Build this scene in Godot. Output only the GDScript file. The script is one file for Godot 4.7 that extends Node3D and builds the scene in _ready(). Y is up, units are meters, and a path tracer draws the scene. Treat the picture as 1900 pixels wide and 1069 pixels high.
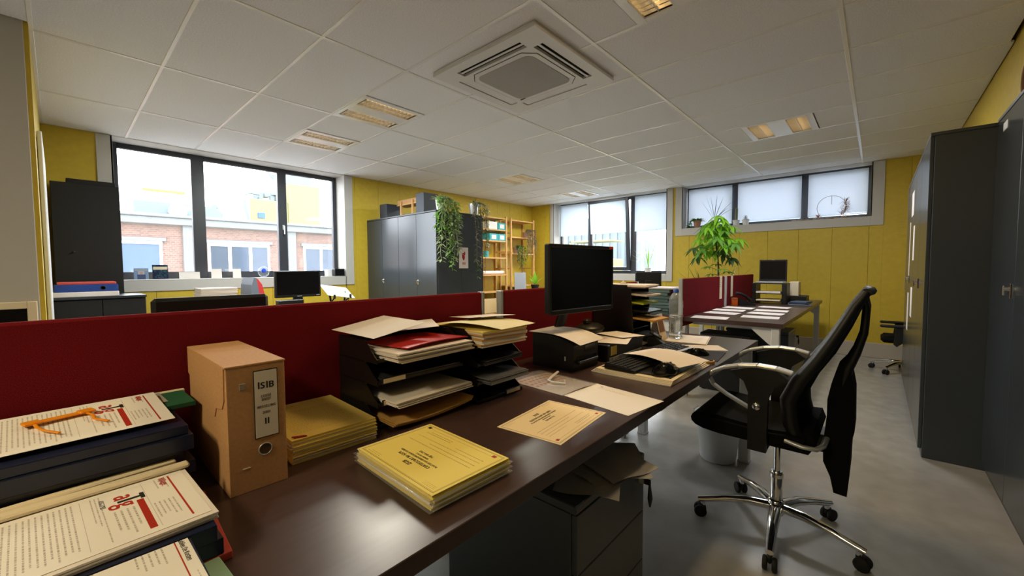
extends Node3D

const DESK := 0.79
const CEIL := 2.69
var M := {}
var taken := {}
var rng := RandomNumberGenerator.new()


# ---------------------------------------------------------------- naming
func numbered(called: String) -> String:
	var n: int = taken.get(called, 0)
	taken[called] = n + 1
	return called if n == 0 else "%s_%03d" % [called, n]


func tag(o, label: String, category: String, group := "", kind := ""):
	if label != "": o.set_meta("label", label)
	if category != "": o.set_meta("category", category)
	if group != "": o.set_meta("group", group)
	if kind != "": o.set_meta("kind", kind)
	return o


func thing(called: String, label: String, category: String, at := Vector3.ZERO, turn := 0.0, group := "") -> Node3D:
	var o := Node3D.new()
	o.name = numbered(called)
	add_child(o)
	o.position = at
	o.rotation_degrees.y = turn
	tag(o, label, category, group)
	return o


func part(called: String, s: SurfaceTool, m: Material, parent: Node) -> MeshInstance3D:
	var o := MeshInstance3D.new()
	o.name = called
	o.mesh = s.commit()
	o.material_override = m
	parent.add_child(o, true)
	return o


func share(called: String, mesh: Mesh, m: Material, parent: Node, at: Transform3D) -> MeshInstance3D:
	var o := MeshInstance3D.new()
	o.name = called
	o.mesh = mesh
	o.material_override = m
	parent.add_child(o, true)
	o.transform = at
	return o


func solo(called: String, s: SurfaceTool, m: Material, label: String, category: String, at := Vector3.ZERO, turn := 0.0, group := "") -> MeshInstance3D:
	var o := part(numbered(called), s, m, self)
	o.position = at
	o.rotation_degrees.y = turn
	tag(o, label, category, group)
	return o


func struct(called: String, s: SurfaceTool, m: Material) -> MeshInstance3D:
	var o := part(numbered(called), s, m, self)
	o.set_meta("kind", "structure")
	return o


func struct_group(called: String, at := Vector3.ZERO) -> Node3D:
	var o := Node3D.new()
	o.name = numbered(called)
	add_child(o)
	o.position = at
	o.set_meta("kind", "structure")
	return o


# ---------------------------------------------------------------- shapes
func mb() -> SurfaceTool:
	var s := SurfaceTool.new()
	s.begin(Mesh.PRIMITIVE_TRIANGLES)
	return s


func vert(s: SurfaceTool, p: Vector3, n: Vector3, uv := Vector2.ZERO):
	s.set_normal(n)
	s.set_uv(uv)
	s.add_vertex(p)


func tri(s: SurfaceTool, a: Vector3, b: Vector3, c: Vector3, na: Vector3, nb: Vector3, nc: Vector3, ua := Vector2.ZERO, ub := Vector2.ZERO, uc := Vector2.ZERO):
	if (b - a).cross(c - a).dot(na + nb + nc) > 0.0:
		vert(s, a, na, ua); vert(s, c, nc, uc); vert(s, b, nb, ub)
	else:
		vert(s, a, na, ua); vert(s, b, nb, ub); vert(s, c, nc, uc)


func quad(s: SurfaceTool, a: Vector3, b: Vector3, c: Vector3, d: Vector3, n: Vector3):
	tri(s, a, b, c, n, n, n, Vector2(0, 0), Vector2(1, 0), Vector2(1, 1))
	tri(s, a, c, d, n, n, n, Vector2(0, 0), Vector2(1, 1), Vector2(0, 1))


func ax(k: int) -> Vector3:
	return [Vector3.RIGHT, Vector3.UP, Vector3.BACK][k]


func box(s: SurfaceTool, c: Vector3, size: Vector3, bevel := 0.0, t := Transform3D()):
	var h := size / 2.0
	var b := minf(bevel, minf(h.x, minf(h.y, h.z)) * 0.95)
	for k in 3:
		var u := (k + 1) % 3
		var v := (k + 2) % 3
		for sg in [-1.0, 1.0]:
			var o: Vector3 = c + ax(k) * h[k] * sg
			var du := ax(u) * (h[u] - b)
			var dv := ax(v) * (h[v] - b)
			quad(s, t * (o - du - dv), t * (o + du - dv), t * (o + du + dv), t * (o - du + dv), (t.basis * ax(k) * sg).normalized())
	if b <= 0.0: return
	for k in 3:
		var u := (k + 1) % 3
		var v := (k + 2) % 3
		for su in [-1.0, 1.0]:
			for sv in [-1.0, 1.0]:
				var p1: Vector3 = c + ax(u) * h[u] * su + ax(v) * (h[v] - b) * sv
				var p2: Vector3 = c + ax(u) * (h[u] - b) * su + ax(v) * h[v] * sv
				var e := ax(k) * (h[k] - b)
				quad(s, t * (p1 - e), t * (p1 + e), t * (p2 + e), t * (p2 - e), (t.basis * (ax(u) * su + ax(v) * sv)).normalized())
	for sx in [-1.0, 1.0]:
		for sy in [-1.0, 1.0]:
			for sz in [-1.0, 1.0]:
				var q := Vector3(sx, sy, sz)
				var pa := c + Vector3(h.x, h.y - b, h.z - b) * q
				var pb := c + Vector3(h.x - b, h.y, h.z - b) * q
				var pc := c + Vector3(h.x - b, h.y - b, h.z) * q
				var n := (t.basis * q).normalized()
				tri(s, t * pa, t * pb, t * pc, n, n, n)


func span(s: SurfaceTool, a: Vector3, b: Vector3, bevel := 0.0):
	box(s, (a + b) / 2.0, (b - a).abs(), bevel)


func tube(s: SurfaceTool, pts: Array, radii, seg := 8, flat := 1.0):
	# flat < 1 squashes the section along the frame's second axis
	var rings := []
	var n := pts.size()
	var up := Vector3.UP
	var d0: Vector3 = (pts[1] - pts[0]).normalized()
	if absf(d0.dot(up)) > 0.95: up = Vector3.RIGHT
	var side := d0.cross(up).normalized()
	for i in n:
		var d: Vector3 = (pts[mini(i + 1, n - 1)] - pts[maxi(i - 1, 0)]).normalized()
		side = (side - d * side.dot(d)).normalized()
		var oth := side.cross(d).normalized()
		var r: float = radii[i] if radii is Array else radii
		var ring := []
		for j in seg:
			var a := TAU * j / seg
			var dirn := side * cos(a) + oth * sin(a) * flat
			var nn := (side * cos(a) * flat + oth * sin(a)).normalized()
			ring.append([pts[i] + dirn * r, nn])
		rings.append(ring)
	for i in n - 1:
		for j in seg:
			var k := (j + 1) % seg
			var a = rings[i][j]; var b = rings[i][k]; var c = rings[i + 1][k]; var d = rings[i + 1][j]
			tri(s, a[0], b[0], c[0], a[1], b[1], c[1])
			tri(s, a[0], c[0], d[0], a[1], c[1], d[1])
	for e in [0, n - 1]:
		var nn: Vector3 = (pts[0] - pts[1]).normalized() if e == 0 else (pts[n - 1] - pts[n - 2]).normalized()
		for j in range(1, seg - 1):
			tri(s, rings[e][0][0], rings[e][j][0], rings[e][j + 1][0], nn, nn, nn)


func lathe(s: SurfaceTool, prof: Array, seg := 16, t := Transform3D()):
	var n := prof.size()
	var seg_n := []
	for i in n - 1:
		var d: Vector2 = prof[i + 1] - prof[i]
		seg_n.append(Vector2(d.y, -d.x).normalized())
	for i in n - 1:
		var na: Vector2 = seg_n[i]
		var nb: Vector2 = seg_n[i]
		if i > 0 and seg_n[i - 1].dot(seg_n[i]) > 0.6: na = (seg_n[i - 1] + seg_n[i]).normalized()
		if i < n - 2 and seg_n[i + 1].dot(seg_n[i]) > 0.6: nb = (seg_n[i + 1] + seg_n[i]).normalized()
		for j in seg:
			var a0 := TAU * j / seg
			var a1 := TAU * (j + 1) / seg
			var p: Vector2 = prof[i]
			var q: Vector2 = prof[i + 1]
			var v00 := t * Vector3(p.x * cos(a0), p.y, p.x * sin(a0))
			var v01 := t * Vector3(p.x * cos(a1), p.y, p.x * sin(a1))
			var v10 := t * Vector3(q.x * cos(a0), q.y, q.x * sin(a0))
			var v11 := t * Vector3(q.x * cos(a1), q.y, q.x * sin(a1))
			var n00 := (t.basis * Vector3(na.x * cos(a0), na.y, na.x * sin(a0))).normalized()
			var n01 := (t.basis * Vector3(na.x * cos(a1), na.y, na.x * sin(a1))).normalized()
			var n10 := (t.basis * Vector3(nb.x * cos(a0), nb.y, nb.x * sin(a0))).normalized()
			var n11 := (t.basis * Vector3(nb.x * cos(a1), nb.y, nb.x * sin(a1))).normalized()
			if p.x > 0.00001: tri(s, v00, v01, v11, n00, n01, n11)
			if q.x > 0.00001: tri(s, v00, v11, v10, n00, n11, n10)


func prism(s: SurfaceTool, poly: Array, depth: float, t := Transform3D()):
	# polygon in XY, extruded along Z, centred
	var pv := PackedVector2Array(poly)
	var idx := Geometry2D.triangulate_polygon(pv)
	var ccw := not Geometry2D.is_polygon_clockwise(pv)
	for z in [-depth / 2.0, depth / 2.0]:
		var n := (t.basis * Vector3(0, 0, signf(z))).normalized()
		for i in range(0, idx.size(), 3):
			var a := pv[idx[i]]; var b := pv[idx[i + 1]]; var c := pv[idx[i + 2]]
			tri(s, t * Vector3(a.x, a.y, z), t * Vector3(b.x, b.y, z), t * Vector3(c.x, c.y, z), n, n, n)
	for i in pv.size():
		var a := pv[i]
		var b := pv[(i + 1) % pv.size()]
		var d := b - a
		var o := Vector2(d.y, -d.x).normalized() * (1.0 if ccw else -1.0)
		quad(s, t * Vector3(a.x, a.y, -depth / 2), t * Vector3(b.x, b.y, -depth / 2), t * Vector3(b.x, b.y, depth / 2), t * Vector3(a.x, a.y, depth / 2), (t.basis * Vector3(o.x, o.y, 0)).normalized())


func sheet(s: SurfaceTool, w: float, l: float, thick := 0.0006, bend = null, nx := 1, nz := 1, t := Transform3D()):
	# a sheet in XZ, centred, page top towards -z; bend(u, v) gives the height, u and v from 0 to 1
	var g := []
	for i in nx + 1:
		var row := []
		for j in nz + 1:
			var u := float(i) / nx
			var v := float(j) / nz
			row.append(Vector3((u - 0.5) * w, bend.call(u, v) if bend != null else 0.0, (v - 0.5) * l))
		g.append(row)
	for lay in 2:
		var off := Vector3(0, thick if lay == 0 else 0.0, 0)
		for i in nx:
			for j in nz:
				var a: Vector3 = g[i][j] + off; var b: Vector3 = g[i + 1][j] + off; var c: Vector3 = g[i + 1][j + 1] + off; var d: Vector3 = g[i][j + 1] + off
				var n := (c - a).cross(b - d)
				n = (n if n.y > 0 else -n).normalized() * (1.0 if lay == 0 else -1.0)
				var tn := (t.basis * n).normalized()
				var ua := Vector2(float(i) / nx, float(j) / nz); var uc := Vector2(float(i + 1) / nx, float(j + 1) / nz)
				var ub := Vector2(uc.x, ua.y); var ud := Vector2(ua.x, uc.y)
				if lay == 1:
					ua = Vector2(0.01, 0.01); ub = ua; uc = ua; ud = ua
				tri(s, t * a, t * b, t * c, tn, tn, tn, ua, ub, uc)
				tri(s, t * a, t * c, t * d, tn, tn, tn, ua, uc, ud)
	var up := Vector3(0, thick, 0)
	for i in nx:
		for e in [0, nz]:
			quad(s, t * g[i][e], t * g[i + 1][e], t * (g[i + 1][e] + up), t * (g[i][e] + up), (t.basis * Vector3(0, 0, -1.0 if e == 0 else 1.0)).normalized())
	for j in nz:
		for e in [0, nx]:
			quad(s, t * g[e][j], t * g[e][j + 1], t * (g[e][j + 1] + up), t * (g[e][j] + up), (t.basis * Vector3(-1.0 if e == 0 else 1.0, 0, 0)).normalized())


func leaf(s: SurfaceTool, base: Vector3, dir: Vector3, up: Vector3, length: float, width: float, droop := 0.25, seg := 4):
	# a pointed blade with a fold along its middle
	var d := dir.normalized()
	var side := d.cross(up)
	if side.length() < 0.01: side = d.cross(Vector3.RIGHT)
	side = side.normalized()
	var nrm := side.cross(d).normalized()
	var prev := []
	for i in seg + 1:
		var f := float(i) / seg
		var wv := width * 0.5 * sin(PI * pow(clampf(f, 0.02, 0.99), 0.8))
		var m := base + d * length * f - Vector3.UP * droop * length * f * f
		var cur := [m - side * wv + nrm * wv * 0.25, m, m + side * wv + nrm * wv * 0.25]
		if i > 0:
			for k in 2:
				var a: Vector3 = prev[k]; var b: Vector3 = prev[k + 1]; var c: Vector3 = cur[k + 1]; var e: Vector3 = cur[k]
				var n := (c - a).cross(b - e)
				if n.length() < 1e-9: n = nrm
				n = n.normalized()
				if n.dot(nrm) < 0: n = -n
				tri(s, a, b, c, n, n, n); tri(s, a, c, e, n, n, n)
		prev = cur


func lettering(parent: Node, words: String, height: float, m: Material, at: Transform3D, bold := false, serif := false, called := "lettering") -> MeshInstance3D:
	var f := SystemFont.new()
	f.font_names = PackedStringArray(["Droid Serif" if serif else "Droid Sans"])
	if bold: f.font_weight = 700
	var tm := TextMesh.new()
	tm.text = words
	tm.font = f
	tm.font_size = 32
	tm.pixel_size = height / 23.0
	tm.depth = 0.0003
	tm.curve_step = 2.0
	var o := MeshInstance3D.new()
	o.name = called
	o.mesh = tm
	o.material_override = m
	parent.add_child(o, true)
	o.transform = at
	return o


func flat_text(x: float, y: float, z: float) -> Transform3D:
	return Transform3D(Basis(Vector3.RIGHT, -PI / 2), Vector3(x, y, z))


# ---------------------------------------------------------------- materials
func mat(called: String, c: Color, rough := 0.6, metal := 0.0, spec := 0.5) -> StandardMaterial3D:
	var m := StandardMaterial3D.new()
	m.resource_name = called
	m.albedo_color = c
	m.roughness = rough
	m.metallic = metal
	m.metallic_specular = spec
	M[called] = m
	return m


func noise_tex(seed_: int, freq: float, size: int, lo: Color, hi: Color, octaves := 4, stretch := Vector2.ONE) -> ImageTexture:
	var n := FastNoiseLite.new()
	n.seed = seed_
	n.frequency = 1.0
	n.fractal_octaves = octaves
	n.noise_type = FastNoiseLite.TYPE_SIMPLEX_SMOOTH
	var im := Image.create(size, size, false, Image.FORMAT_RGB8)
	# torus sampling keeps the tile seamless
	for y in size:
		for x in size:
			var fx := float(x) / size
			var fy := float(y) / size
			var a := n.get_noise_2d(fx * freq * stretch.x, fy * freq * stretch.y)
			var b := n.get_noise_2d((fx - 1.0) * freq * stretch.x, fy * freq * stretch.y)
			var c := n.get_noise_2d(fx * freq * stretch.x, (fy - 1.0) * freq * stretch.y)
			var d := n.get_noise_2d((fx - 1.0) * freq * stretch.x, (fy - 1.0) * freq * stretch.y)
			var v := lerpf(lerpf(a, b, fx), lerpf(c, d, fx), fy)
			im.set_pixel(x, y, lo.lerp(hi, clampf(v * 0.9 + 0.5, 0, 1)))
	return ImageTexture.create_from_image(im)


func tri_tex(m: StandardMaterial3D, t: Texture2D, scale: float, bump := 0.0, bt: Texture2D = null):
	m.albedo_texture = t
	m.uv1_triplanar = true
	m.uv1_world_triplanar = true
	m.uv1_scale = Vector3.ONE * scale
	if bump > 0.0:
		m.heightmap_enabled = true
		m.heightmap_texture = bt if bt else t
		m.heightmap_scale = bump


func text_rows(im: Image, r: Rect2i, rows: int, c: Color, fill := 0.8, seed_ := 1):
	# body text too small to read: broken dashes
	rng.seed = seed_
	var step := float(r.size.y) / rows
	for k in rows:
		var x := float(r.position.x)
		var end: float = r.position.x + r.size.x * (fill + (1.0 - fill) * rng.randf())
		var y := int(r.position.y + k * step)
		while x < end:
			var w := rng.randi_range(5, 16)
			im.fill_rect(Rect2i(int(x), y, mini(w, int(end - x) + 1), maxi(1, int(step * 0.34))), c.lerp(Color.WHITE, rng.randf() * 0.3))
			x += w + rng.randi_range(2, 4)


func frame_rect(im: Image, r: Rect2i, w: int, c: Color):
	im.fill_rect(Rect2i(r.position, Vector2i(r.size.x, w)), c)
	im.fill_rect(Rect2i(r.position.x, r.end.y - w, r.size.x, w), c)
	im.fill_rect(Rect2i(r.position, Vector2i(w, r.size.y)), c)
	im.fill_rect(Rect2i(r.end.x - w, r.position.y, w, r.size.y), c)


func print_tex(kind: String) -> ImageTexture:
	var wide := kind == "certificate"
	var im := Image.create(594 if wide else 420, 420 if wide else 594, false, Image.FORMAT_RGB8)
	im.fill(Color.WHITE)
	var ink := Color(0.32, 0.3, 0.3)
	var soft := Color(0.74, 0.72, 0.70)
	var red := Color(0.72, 0.2, 0.14)
	match kind:
		"certificate":
			frame_rect(im, Rect2i(14, 14, 566, 392), 2, ink)
			frame_rect(im, Rect2i(20, 20, 554, 380), 1, ink)
			text_rows(im, Rect2i(34, 30, 90, 26), 3, soft, 0.7, 3)
			text_rows(im, Rect2i(450, 30, 110, 22), 2, soft, 0.7, 4)
			text_rows(im, Rect2i(60, 236, 470, 16), 1, soft, 0.98, 5)
			text_rows(im, Rect2i(60, 262, 330, 16), 1, soft, 0.98, 6)
			text_rows(im, Rect2i(60, 292, 470, 14), 1, soft, 0.98, 7)
			text_rows(im, Rect2i(60, 316, 200, 14), 1, soft, 0.98, 8)
			text_rows(im, Rect2i(320, 336, 200, 30), 2, soft, 0.8, 9)
			text_rows(im, Rect2i(60, 376, 470, 10), 1, soft, 0.98, 10)
		"letter":
			im.fill_rect(Rect2i(24, 40, 372, 5), red)
			text_rows(im, Rect2i(24, 54, 100, 40), 3, soft, 0.8, 11)
			text_rows(im, Rect2i(220, 60, 130, 60), 5, soft, 0.7, 12)
			im.fill_rect(Rect2i(150, 128, 240, 18), red)
			im.fill_rect(Rect2i(24, 118, 372, 1), soft)
			text_rows(im, Rect2i(190, 156, 200, 60), 4, soft, 0.7, 13)
			text_rows(im, Rect2i(30, 226, 360, 30), 3, soft, 0.5, 14)
			im.fill_rect(Rect2i(24, 272, 372, 1), soft)
			text_rows(im, Rect2i(30, 290, 360, 280), 22, soft, 0.9, 15)
		"page":
			text_rows(im, Rect2i(40, 50, 180, 50), 4, soft, 0.6, 16)
			text_rows(im, Rect2i(40, 150, 340, 380), 26, soft, 0.85, 17)
		"note":
			im.fill_rect(Rect2i(60, 60, 18, 14), ink)
			text_rows(im, Rect2i(84, 62, 70, 10), 1, soft, 0.9, 18)
			text_rows(im, Rect2i(60, 96, 220, 44), 4, soft, 0.7, 19)
		"cover":
			im.fill_rect(Rect2i(24, 30, 372, 3), red)
			text_rows(im, Rect2i(230, 12, 130, 8), 1, soft, 0.9, 20)
			text_rows(im, Rect2i(30, 60, 110, 70), 5, soft, 0.5, 21)
			text_rows(im, Rect2i(30, 200, 340, 340), 20, soft, 0.85, 22)
		"blister":
			im.fill(Color(0.93, 0.9, 0.9))
			im.fill_rect(Rect2i(0, 0, 420, 90), Color(0.62, 0.58, 0.62))
			for r in 4:
				for q in 9:
					im.fill_rect(Rect2i(30 + q * 42, 120 + r * 60, 24, 30), Color(0.9, 0.62, 0.36))
			text_rows(im, Rect2i(30, 400, 360, 120), 8, soft, 0.7, 23)
		"poster":
			im.fill(Color(0.9, 0.88, 0.88))
			for y in 220:
				var f := absf(y - 110) / 110.0
				var ww := int(70.0 * sqrt(maxf(0.0, 1.0 - f * f)))
				im.fill_rect(Rect2i(190 - ww + y / 6, 150 + y, 2 * ww - y / 8, 1), Color(0.66, 0.12, 0.16))
			im.fill_rect(Rect2i(236, 120, 50, 90), Color(0.66, 0.12, 0.16))
			text_rows(im, Rect2i(120, 60, 200, 50), 3, soft, 0.6, 24)
			im.fill_rect(Rect2i(140, 420, 160, 70), Color(0.8, 0.6, 0.6))
			text_rows(im, Rect2i(120, 510, 200, 40), 3, soft, 0.6, 25)
		"photo":
			im.fill(Color(0.1, 0.14, 0.28))
			rng.seed = 9
			for k in 60:
				im.fill_rect(Rect2i(rng.randi_range(0, 380), rng.randi_range(0, 500), rng.randi_range(20, 80), rng.randi_range(20, 120)), Color(0.08, 0.12, 0.3).lerp(Color(0.16, 0.42, 0.36), rng.randf()))
			text_rows(im, Rect2i(140, 520, 160, 14), 1, Color(0.8, 0.8, 0.8), 0.9, 26)
		"portrait":
			im.fill(Color(0.5, 0.6, 0.74))
			im.fill_rect(Rect2i(120, 150, 180, 240), Color(0.72, 0.72, 0.76))
			im.fill_rect(Rect2i(90, 330, 240, 264), Color(0.3, 0.36, 0.5))
			im.fill_rect(Rect2i(170, 200, 80, 120), Color(0.74, 0.62, 0.56))
	return ImageTexture.create_from_image(im)


func brick_tex() -> ImageTexture:
	var im := Image.create(256, 256, false, Image.FORMAT_RGB8)
	im.fill(Color(0.46, 0.43, 0.41))
	rng.seed = 31
	for r in 16:
		for q in 8:
			var c := Color(0.46, 0.34, 0.29).lerp(Color(0.38, 0.27, 0.23), rng.randf())
			var x := q * 32 + (16 if r % 2 else 0)
			im.fill_rect(Rect2i(x % 256, r * 16, 29, 13), c)
			if x % 256 > 227: im.fill_rect(Rect2i(0, r * 16, (x % 256) + 29 - 256, 13), c)
	return ImageTexture.create_from_image(im)


func make_materials():
	var m: StandardMaterial3D
	m = mat("yellow wall", Color(0.80, 0.69, 0.20), 0.55)
	tri_tex(m, noise_tex(4, 9.0, 128, Color(0.94, 0.94, 0.94), Color(1, 1, 1)), 1.2)
	m = mat("white wall", Color(0.73, 0.725, 0.71), 0.8)
	m = mat("trim paint", Color(0.74, 0.73, 0.71), 0.55)
	m = mat("skirting", Color(0.70, 0.66, 0.60), 0.6)
	var speck := noise_tex(5, 60.0, 256, Color(0.92, 0.92, 0.92), Color(1, 1, 1), 2)
	m = mat("ceiling tile", Color(0.95, 0.955, 0.97), 0.95, 0.0, 0.2)
	tri_tex(m, speck, 1.6, 0.05)
	m = mat("ceiling grid", Color(0.95, 0.95, 0.95), 0.22, 0.0, 0.7)
	m = mat("plenum", Color(0.5, 0.5, 0.5), 0.9)
	var ft := noise_tex(6, 7.0, 256, Color(0.90, 0.90, 0.90), Color(1, 1, 1), 5)
	m = mat("floor", Color(0.64, 0.63, 0.61), 0.26)
	tri_tex(m, ft, 0.8)
	m.roughness_texture = noise_tex(16, 12.0, 128, Color(0.8, 0.8, 0.8), Color(1, 1, 1), 4)
	m = mat("desk wood", Color(0.29, 0.215, 0.20), 0.29)
	tri_tex(m, noise_tex(7, 6.0, 256, Color(0.86, 0.85, 0.85), Color(1.0, 1.0, 1.0), 5, Vector2(9, 1)), 1.1)
	m = mat("desk edge", Color(0.18, 0.13, 0.12), 0.4)
	m = mat("aluminium", Color(0.80, 0.81, 0.82), 0.35, 0.7)
	m = mat("grey frame", Color(0.78, 0.78, 0.77), 0.45)
	m = mat("chrome", Color(0.88, 0.88, 0.88), 0.10, 1.0)
	var weave := noise_tex(8, 90.0, 256, Color(0.72, 0.72, 0.72), Color(1, 1, 1), 2)
	m = mat("red fabric", Color(0.50, 0.11, 0.14), 0.95, 0.0, 0.2)
	tri_tex(m, weave, 4.0, 0.05)
	m = mat("black plastic", Color(0.065, 0.065, 0.07), 0.42)
	m = mat("tray plastic", Color(0.085, 0.075, 0.08), 0.38)
	m = mat("matt black", Color(0.05, 0.05, 0.052), 0.75)
	m = mat("black mesh", Color(0.07, 0.075, 0.075), 0.9, 0.0, 0.25)
	tri_tex(m, weave, 12.0)
	m = mat("screen", Color(0.02, 0.02, 0.024), 0.22)
	m = mat("dark cabinet", Color(0.19, 0.215, 0.235), 0.34)
	m = mat("dark cabinet front", Color(0.20, 0.225, 0.245), 0.2)
	m = mat("dark window frame", Color(0.19, 0.20, 0.23), 0.4)
	m = mat("dark groove", Color(0.03, 0.03, 0.03), 0.8)
	m = mat("paper", Color(0.89, 0.86, 0.84), 0.85, 0.0, 0.3)
	m = mat("cream card", Color(0.90, 0.84, 0.72), 0.75)
	m = mat("yellow paper", Color(0.92, 0.84, 0.46), 0.8)
	m = mat("peach paper", Color(0.93, 0.80, 0.55), 0.8)
	m = mat("cardboard", Color(0.79, 0.60, 0.41), 0.8)
	tri_tex(m, noise_tex(10, 40.0, 128, Color(0.9, 0.9, 0.9), Color(1, 1, 1), 3), 3.0)
	m = mat("navy plastic", Color(0.10, 0.13, 0.24), 0.3)
	m = mat("clear film", Color(0.85, 0.87, 0.9, 0.10), 0.12)
	m.transparency = BaseMaterial3D.TRANSPARENCY_ALPHA
	m = mat("green card", Color(0.10, 0.36, 0.24), 0.7)
	m = mat("pale green card", Color(0.66, 0.82, 0.68), 0.75)
	m = mat("red card", Color(0.72, 0.10, 0.08), 0.3)
	m = mat("pink card", Color(0.80, 0.30, 0.26), 0.6)
	m = mat("blue card", Color(0.10, 0.25, 0.55), 0.5)
	m = mat("manila", Color(0.80, 0.62, 0.34), 0.75)
	m = mat("orange plastic", Color(0.95, 0.58, 0.06), 0.45)
	m = mat("white plastic", Color(0.86, 0.86, 0.86), 0.45)
	m = mat("teal box", Color(0.20, 0.62, 0.66), 0.6)
	m = mat("pine", Color(0.88, 0.69, 0.43), 0.6)
	tri_tex(m, noise_tex(11, 5.0, 128, Color(0.86, 0.82, 0.78), Color(1, 1, 1), 4, Vector2(1, 8)), 2.0)
	m = mat("light wood", Color(0.82, 0.70, 0.50), 0.5)
	m = mat("terracotta", Color(0.66, 0.50, 0.42), 0.8)
	m = mat("soil", Color(0.16, 0.11, 0.08), 0.95)
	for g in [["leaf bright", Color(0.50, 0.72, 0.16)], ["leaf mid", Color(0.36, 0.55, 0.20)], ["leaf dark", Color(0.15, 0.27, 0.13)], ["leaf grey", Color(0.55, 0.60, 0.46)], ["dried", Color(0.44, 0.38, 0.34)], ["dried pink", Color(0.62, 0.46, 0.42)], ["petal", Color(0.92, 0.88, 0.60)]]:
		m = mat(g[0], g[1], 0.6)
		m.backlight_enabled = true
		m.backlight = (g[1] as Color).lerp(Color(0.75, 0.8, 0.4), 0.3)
	m = mat("bark", Color(0.34, 0.27, 0.19), 0.85)
	m = mat("glass pane", Color(0.9, 0.95, 0.97, 0.06), 0.03)
	m.transparency = BaseMaterial3D.TRANSPARENCY_ALPHA
	m = mat("bottle plastic", Color(0.88, 0.94, 0.98, 0.16), 0.05)
	m.transparency = BaseMaterial3D.TRANSPARENCY_ALPHA
	m = mat("water", Color(0.96, 0.98, 1.0, 0.02), 0.02)
	m.refraction_enabled = true
	m.refraction_scale = 0.033
	m.transparency = BaseMaterial3D.TRANSPARENCY_ALPHA
	m = mat("blind cloth", Color(0.80, 0.87, 0.92), 0.8, 0.0, 0.2)
	m.backlight_enabled = true
	m.backlight = Color(0.62, 0.62, 0.65).linear_to_srgb()
	m = mat("blue plastic", Color(0.10, 0.30, 0.70), 0.4)
	m = mat("ink", Color(0.10, 0.09, 0.09), 0.7)
	m = mat("red ink", Color(0.70, 0.16, 0.10), 0.7)
	m = mat("bin plastic", Color(0.80, 0.82, 0.83), 0.4)
	m = mat("olive plastic", Color(0.14, 0.13, 0.09), 0.35)
	m = mat("concrete", Color(0.40, 0.41, 0.41), 0.9)
	m = mat("brick", Color(1, 1, 1), 0.9)
	m.albedo_texture = brick_tex()
	m.uv1_triplanar = true
	m.uv1_world_triplanar = true
	m.uv1_scale = Vector3.ONE * 0.95
	m = mat("yellow cladding", Color(0.50, 0.48, 0.29), 0.7)
	m = mat("pale steel", Color(0.36, 0.41, 0.43), 0.6)
	m = mat("outdoor glass", Color(0.14, 0.20, 0.28), 0.12)
	m = mat("outdoor blind", Color(0.22, 0.30, 0.42), 0.6)
	m = mat("asphalt", Color(0.58, 0.57, 0.55), 0.95)
	m = mat("reflector", Color(0.93, 0.93, 0.92), 0.25, 0.6)
	m = mat("lamp tube", Color(1.0, 0.9, 0.75), 0.5)
	m.emission_enabled = true
	m.emission = Color(1.0, 0.80, 0.50)
	m.emission_energy_multiplier = 1.5
	for k in ["certificate", "letter", "page", "note", "cover", "blister", "poster", "photo", "portrait"]:
		var t := print_tex(k)
		m = mat("print " + k, Color(0.93, 0.91, 0.89), 0.8, 0.0, 0.3)
		m.albedo_texture = t
		m.texture_repeat = false
	for k in [["certificate yellow", Color(0.93, 0.85, 0.46)], ["certificate peach", Color(0.98, 0.90, 0.74)]]:
		m = mat(k[0], k[1], 0.75, 0.0, 0.35)
		m.albedo_texture = M["print certificate"].albedo_texture
		m.texture_repeat = false
	M["print photo"].roughness = 0.3


# ---------------------------------------------------------------- scene
func _ready():
	# camera
	var cam := Camera3D.new()
	cam.name = "camera"
	add_child(cam)
	cam.position = Vector3(0, 1.26, 0)
	cam.rotation_degrees = Vector3(-2.8035, 41.88, -0.308)
	cam.fov = 70.53
	cam.near = 0.05
	cam.far = 200.0
	cam.current = true
	# sky: an even, bright overcast
	var env := Environment.new()
	env.background_mode = Environment.BG_SKY
	var sky := Sky.new()
	var pan := PanoramaSkyMaterial.new()
	pan.panorama = overcast()
	pan.energy_multiplier = 1.0
	sky.sky_material = pan
	env.sky = sky
	env.background_energy_multiplier = 26.0
	env.tonemap_mode = Environment.TONE_MAPPER_LINEAR
	env.tonemap_exposure = 1.0
	env.sdfgi_enabled = true
	env.ssao_enabled = true
	env.ssil_enabled = true
	var we := WorldEnvironment.new()
	we.name = "surroundings"
	we.environment = env
	add_child(we)
	make_materials()
	build_shell()
	build_windows()
	build_ceiling()
	build_outside()
	build_cabinets()
	build_desks()
	build_chairs()
	build_near_desk_things()
	build_workplace_things()
	build_far_desk_things()
	build_window_side_things()
	build_shelves_and_plants()


func overcast() -> ImageTexture:
	var n := FastNoiseLite.new()
	n.seed = 12
	n.frequency = 1.6
	n.fractal_octaves = 5
	var im := Image.create(512, 256, false, Image.FORMAT_RGBF)
	for y in 256:
		for x in 512:
			var lon := TAU * x / 512.0
			var lat := PI * (0.5 - y / 256.0)
			var p := Vector3(cos(lat) * cos(lon), sin(lat) * 2.2, cos(lat) * sin(lon))
			var v := clampf(n.get_noise_3dv(p) * 0.5 + 0.5, 0, 1)
			var c := Color(0.36, 0.395, 0.44).lerp(Color(0.45, 0.46, 0.475), v)
			im.set_pixel(x, y, c)
	return ImageTexture.create_from_image(im)


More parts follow.
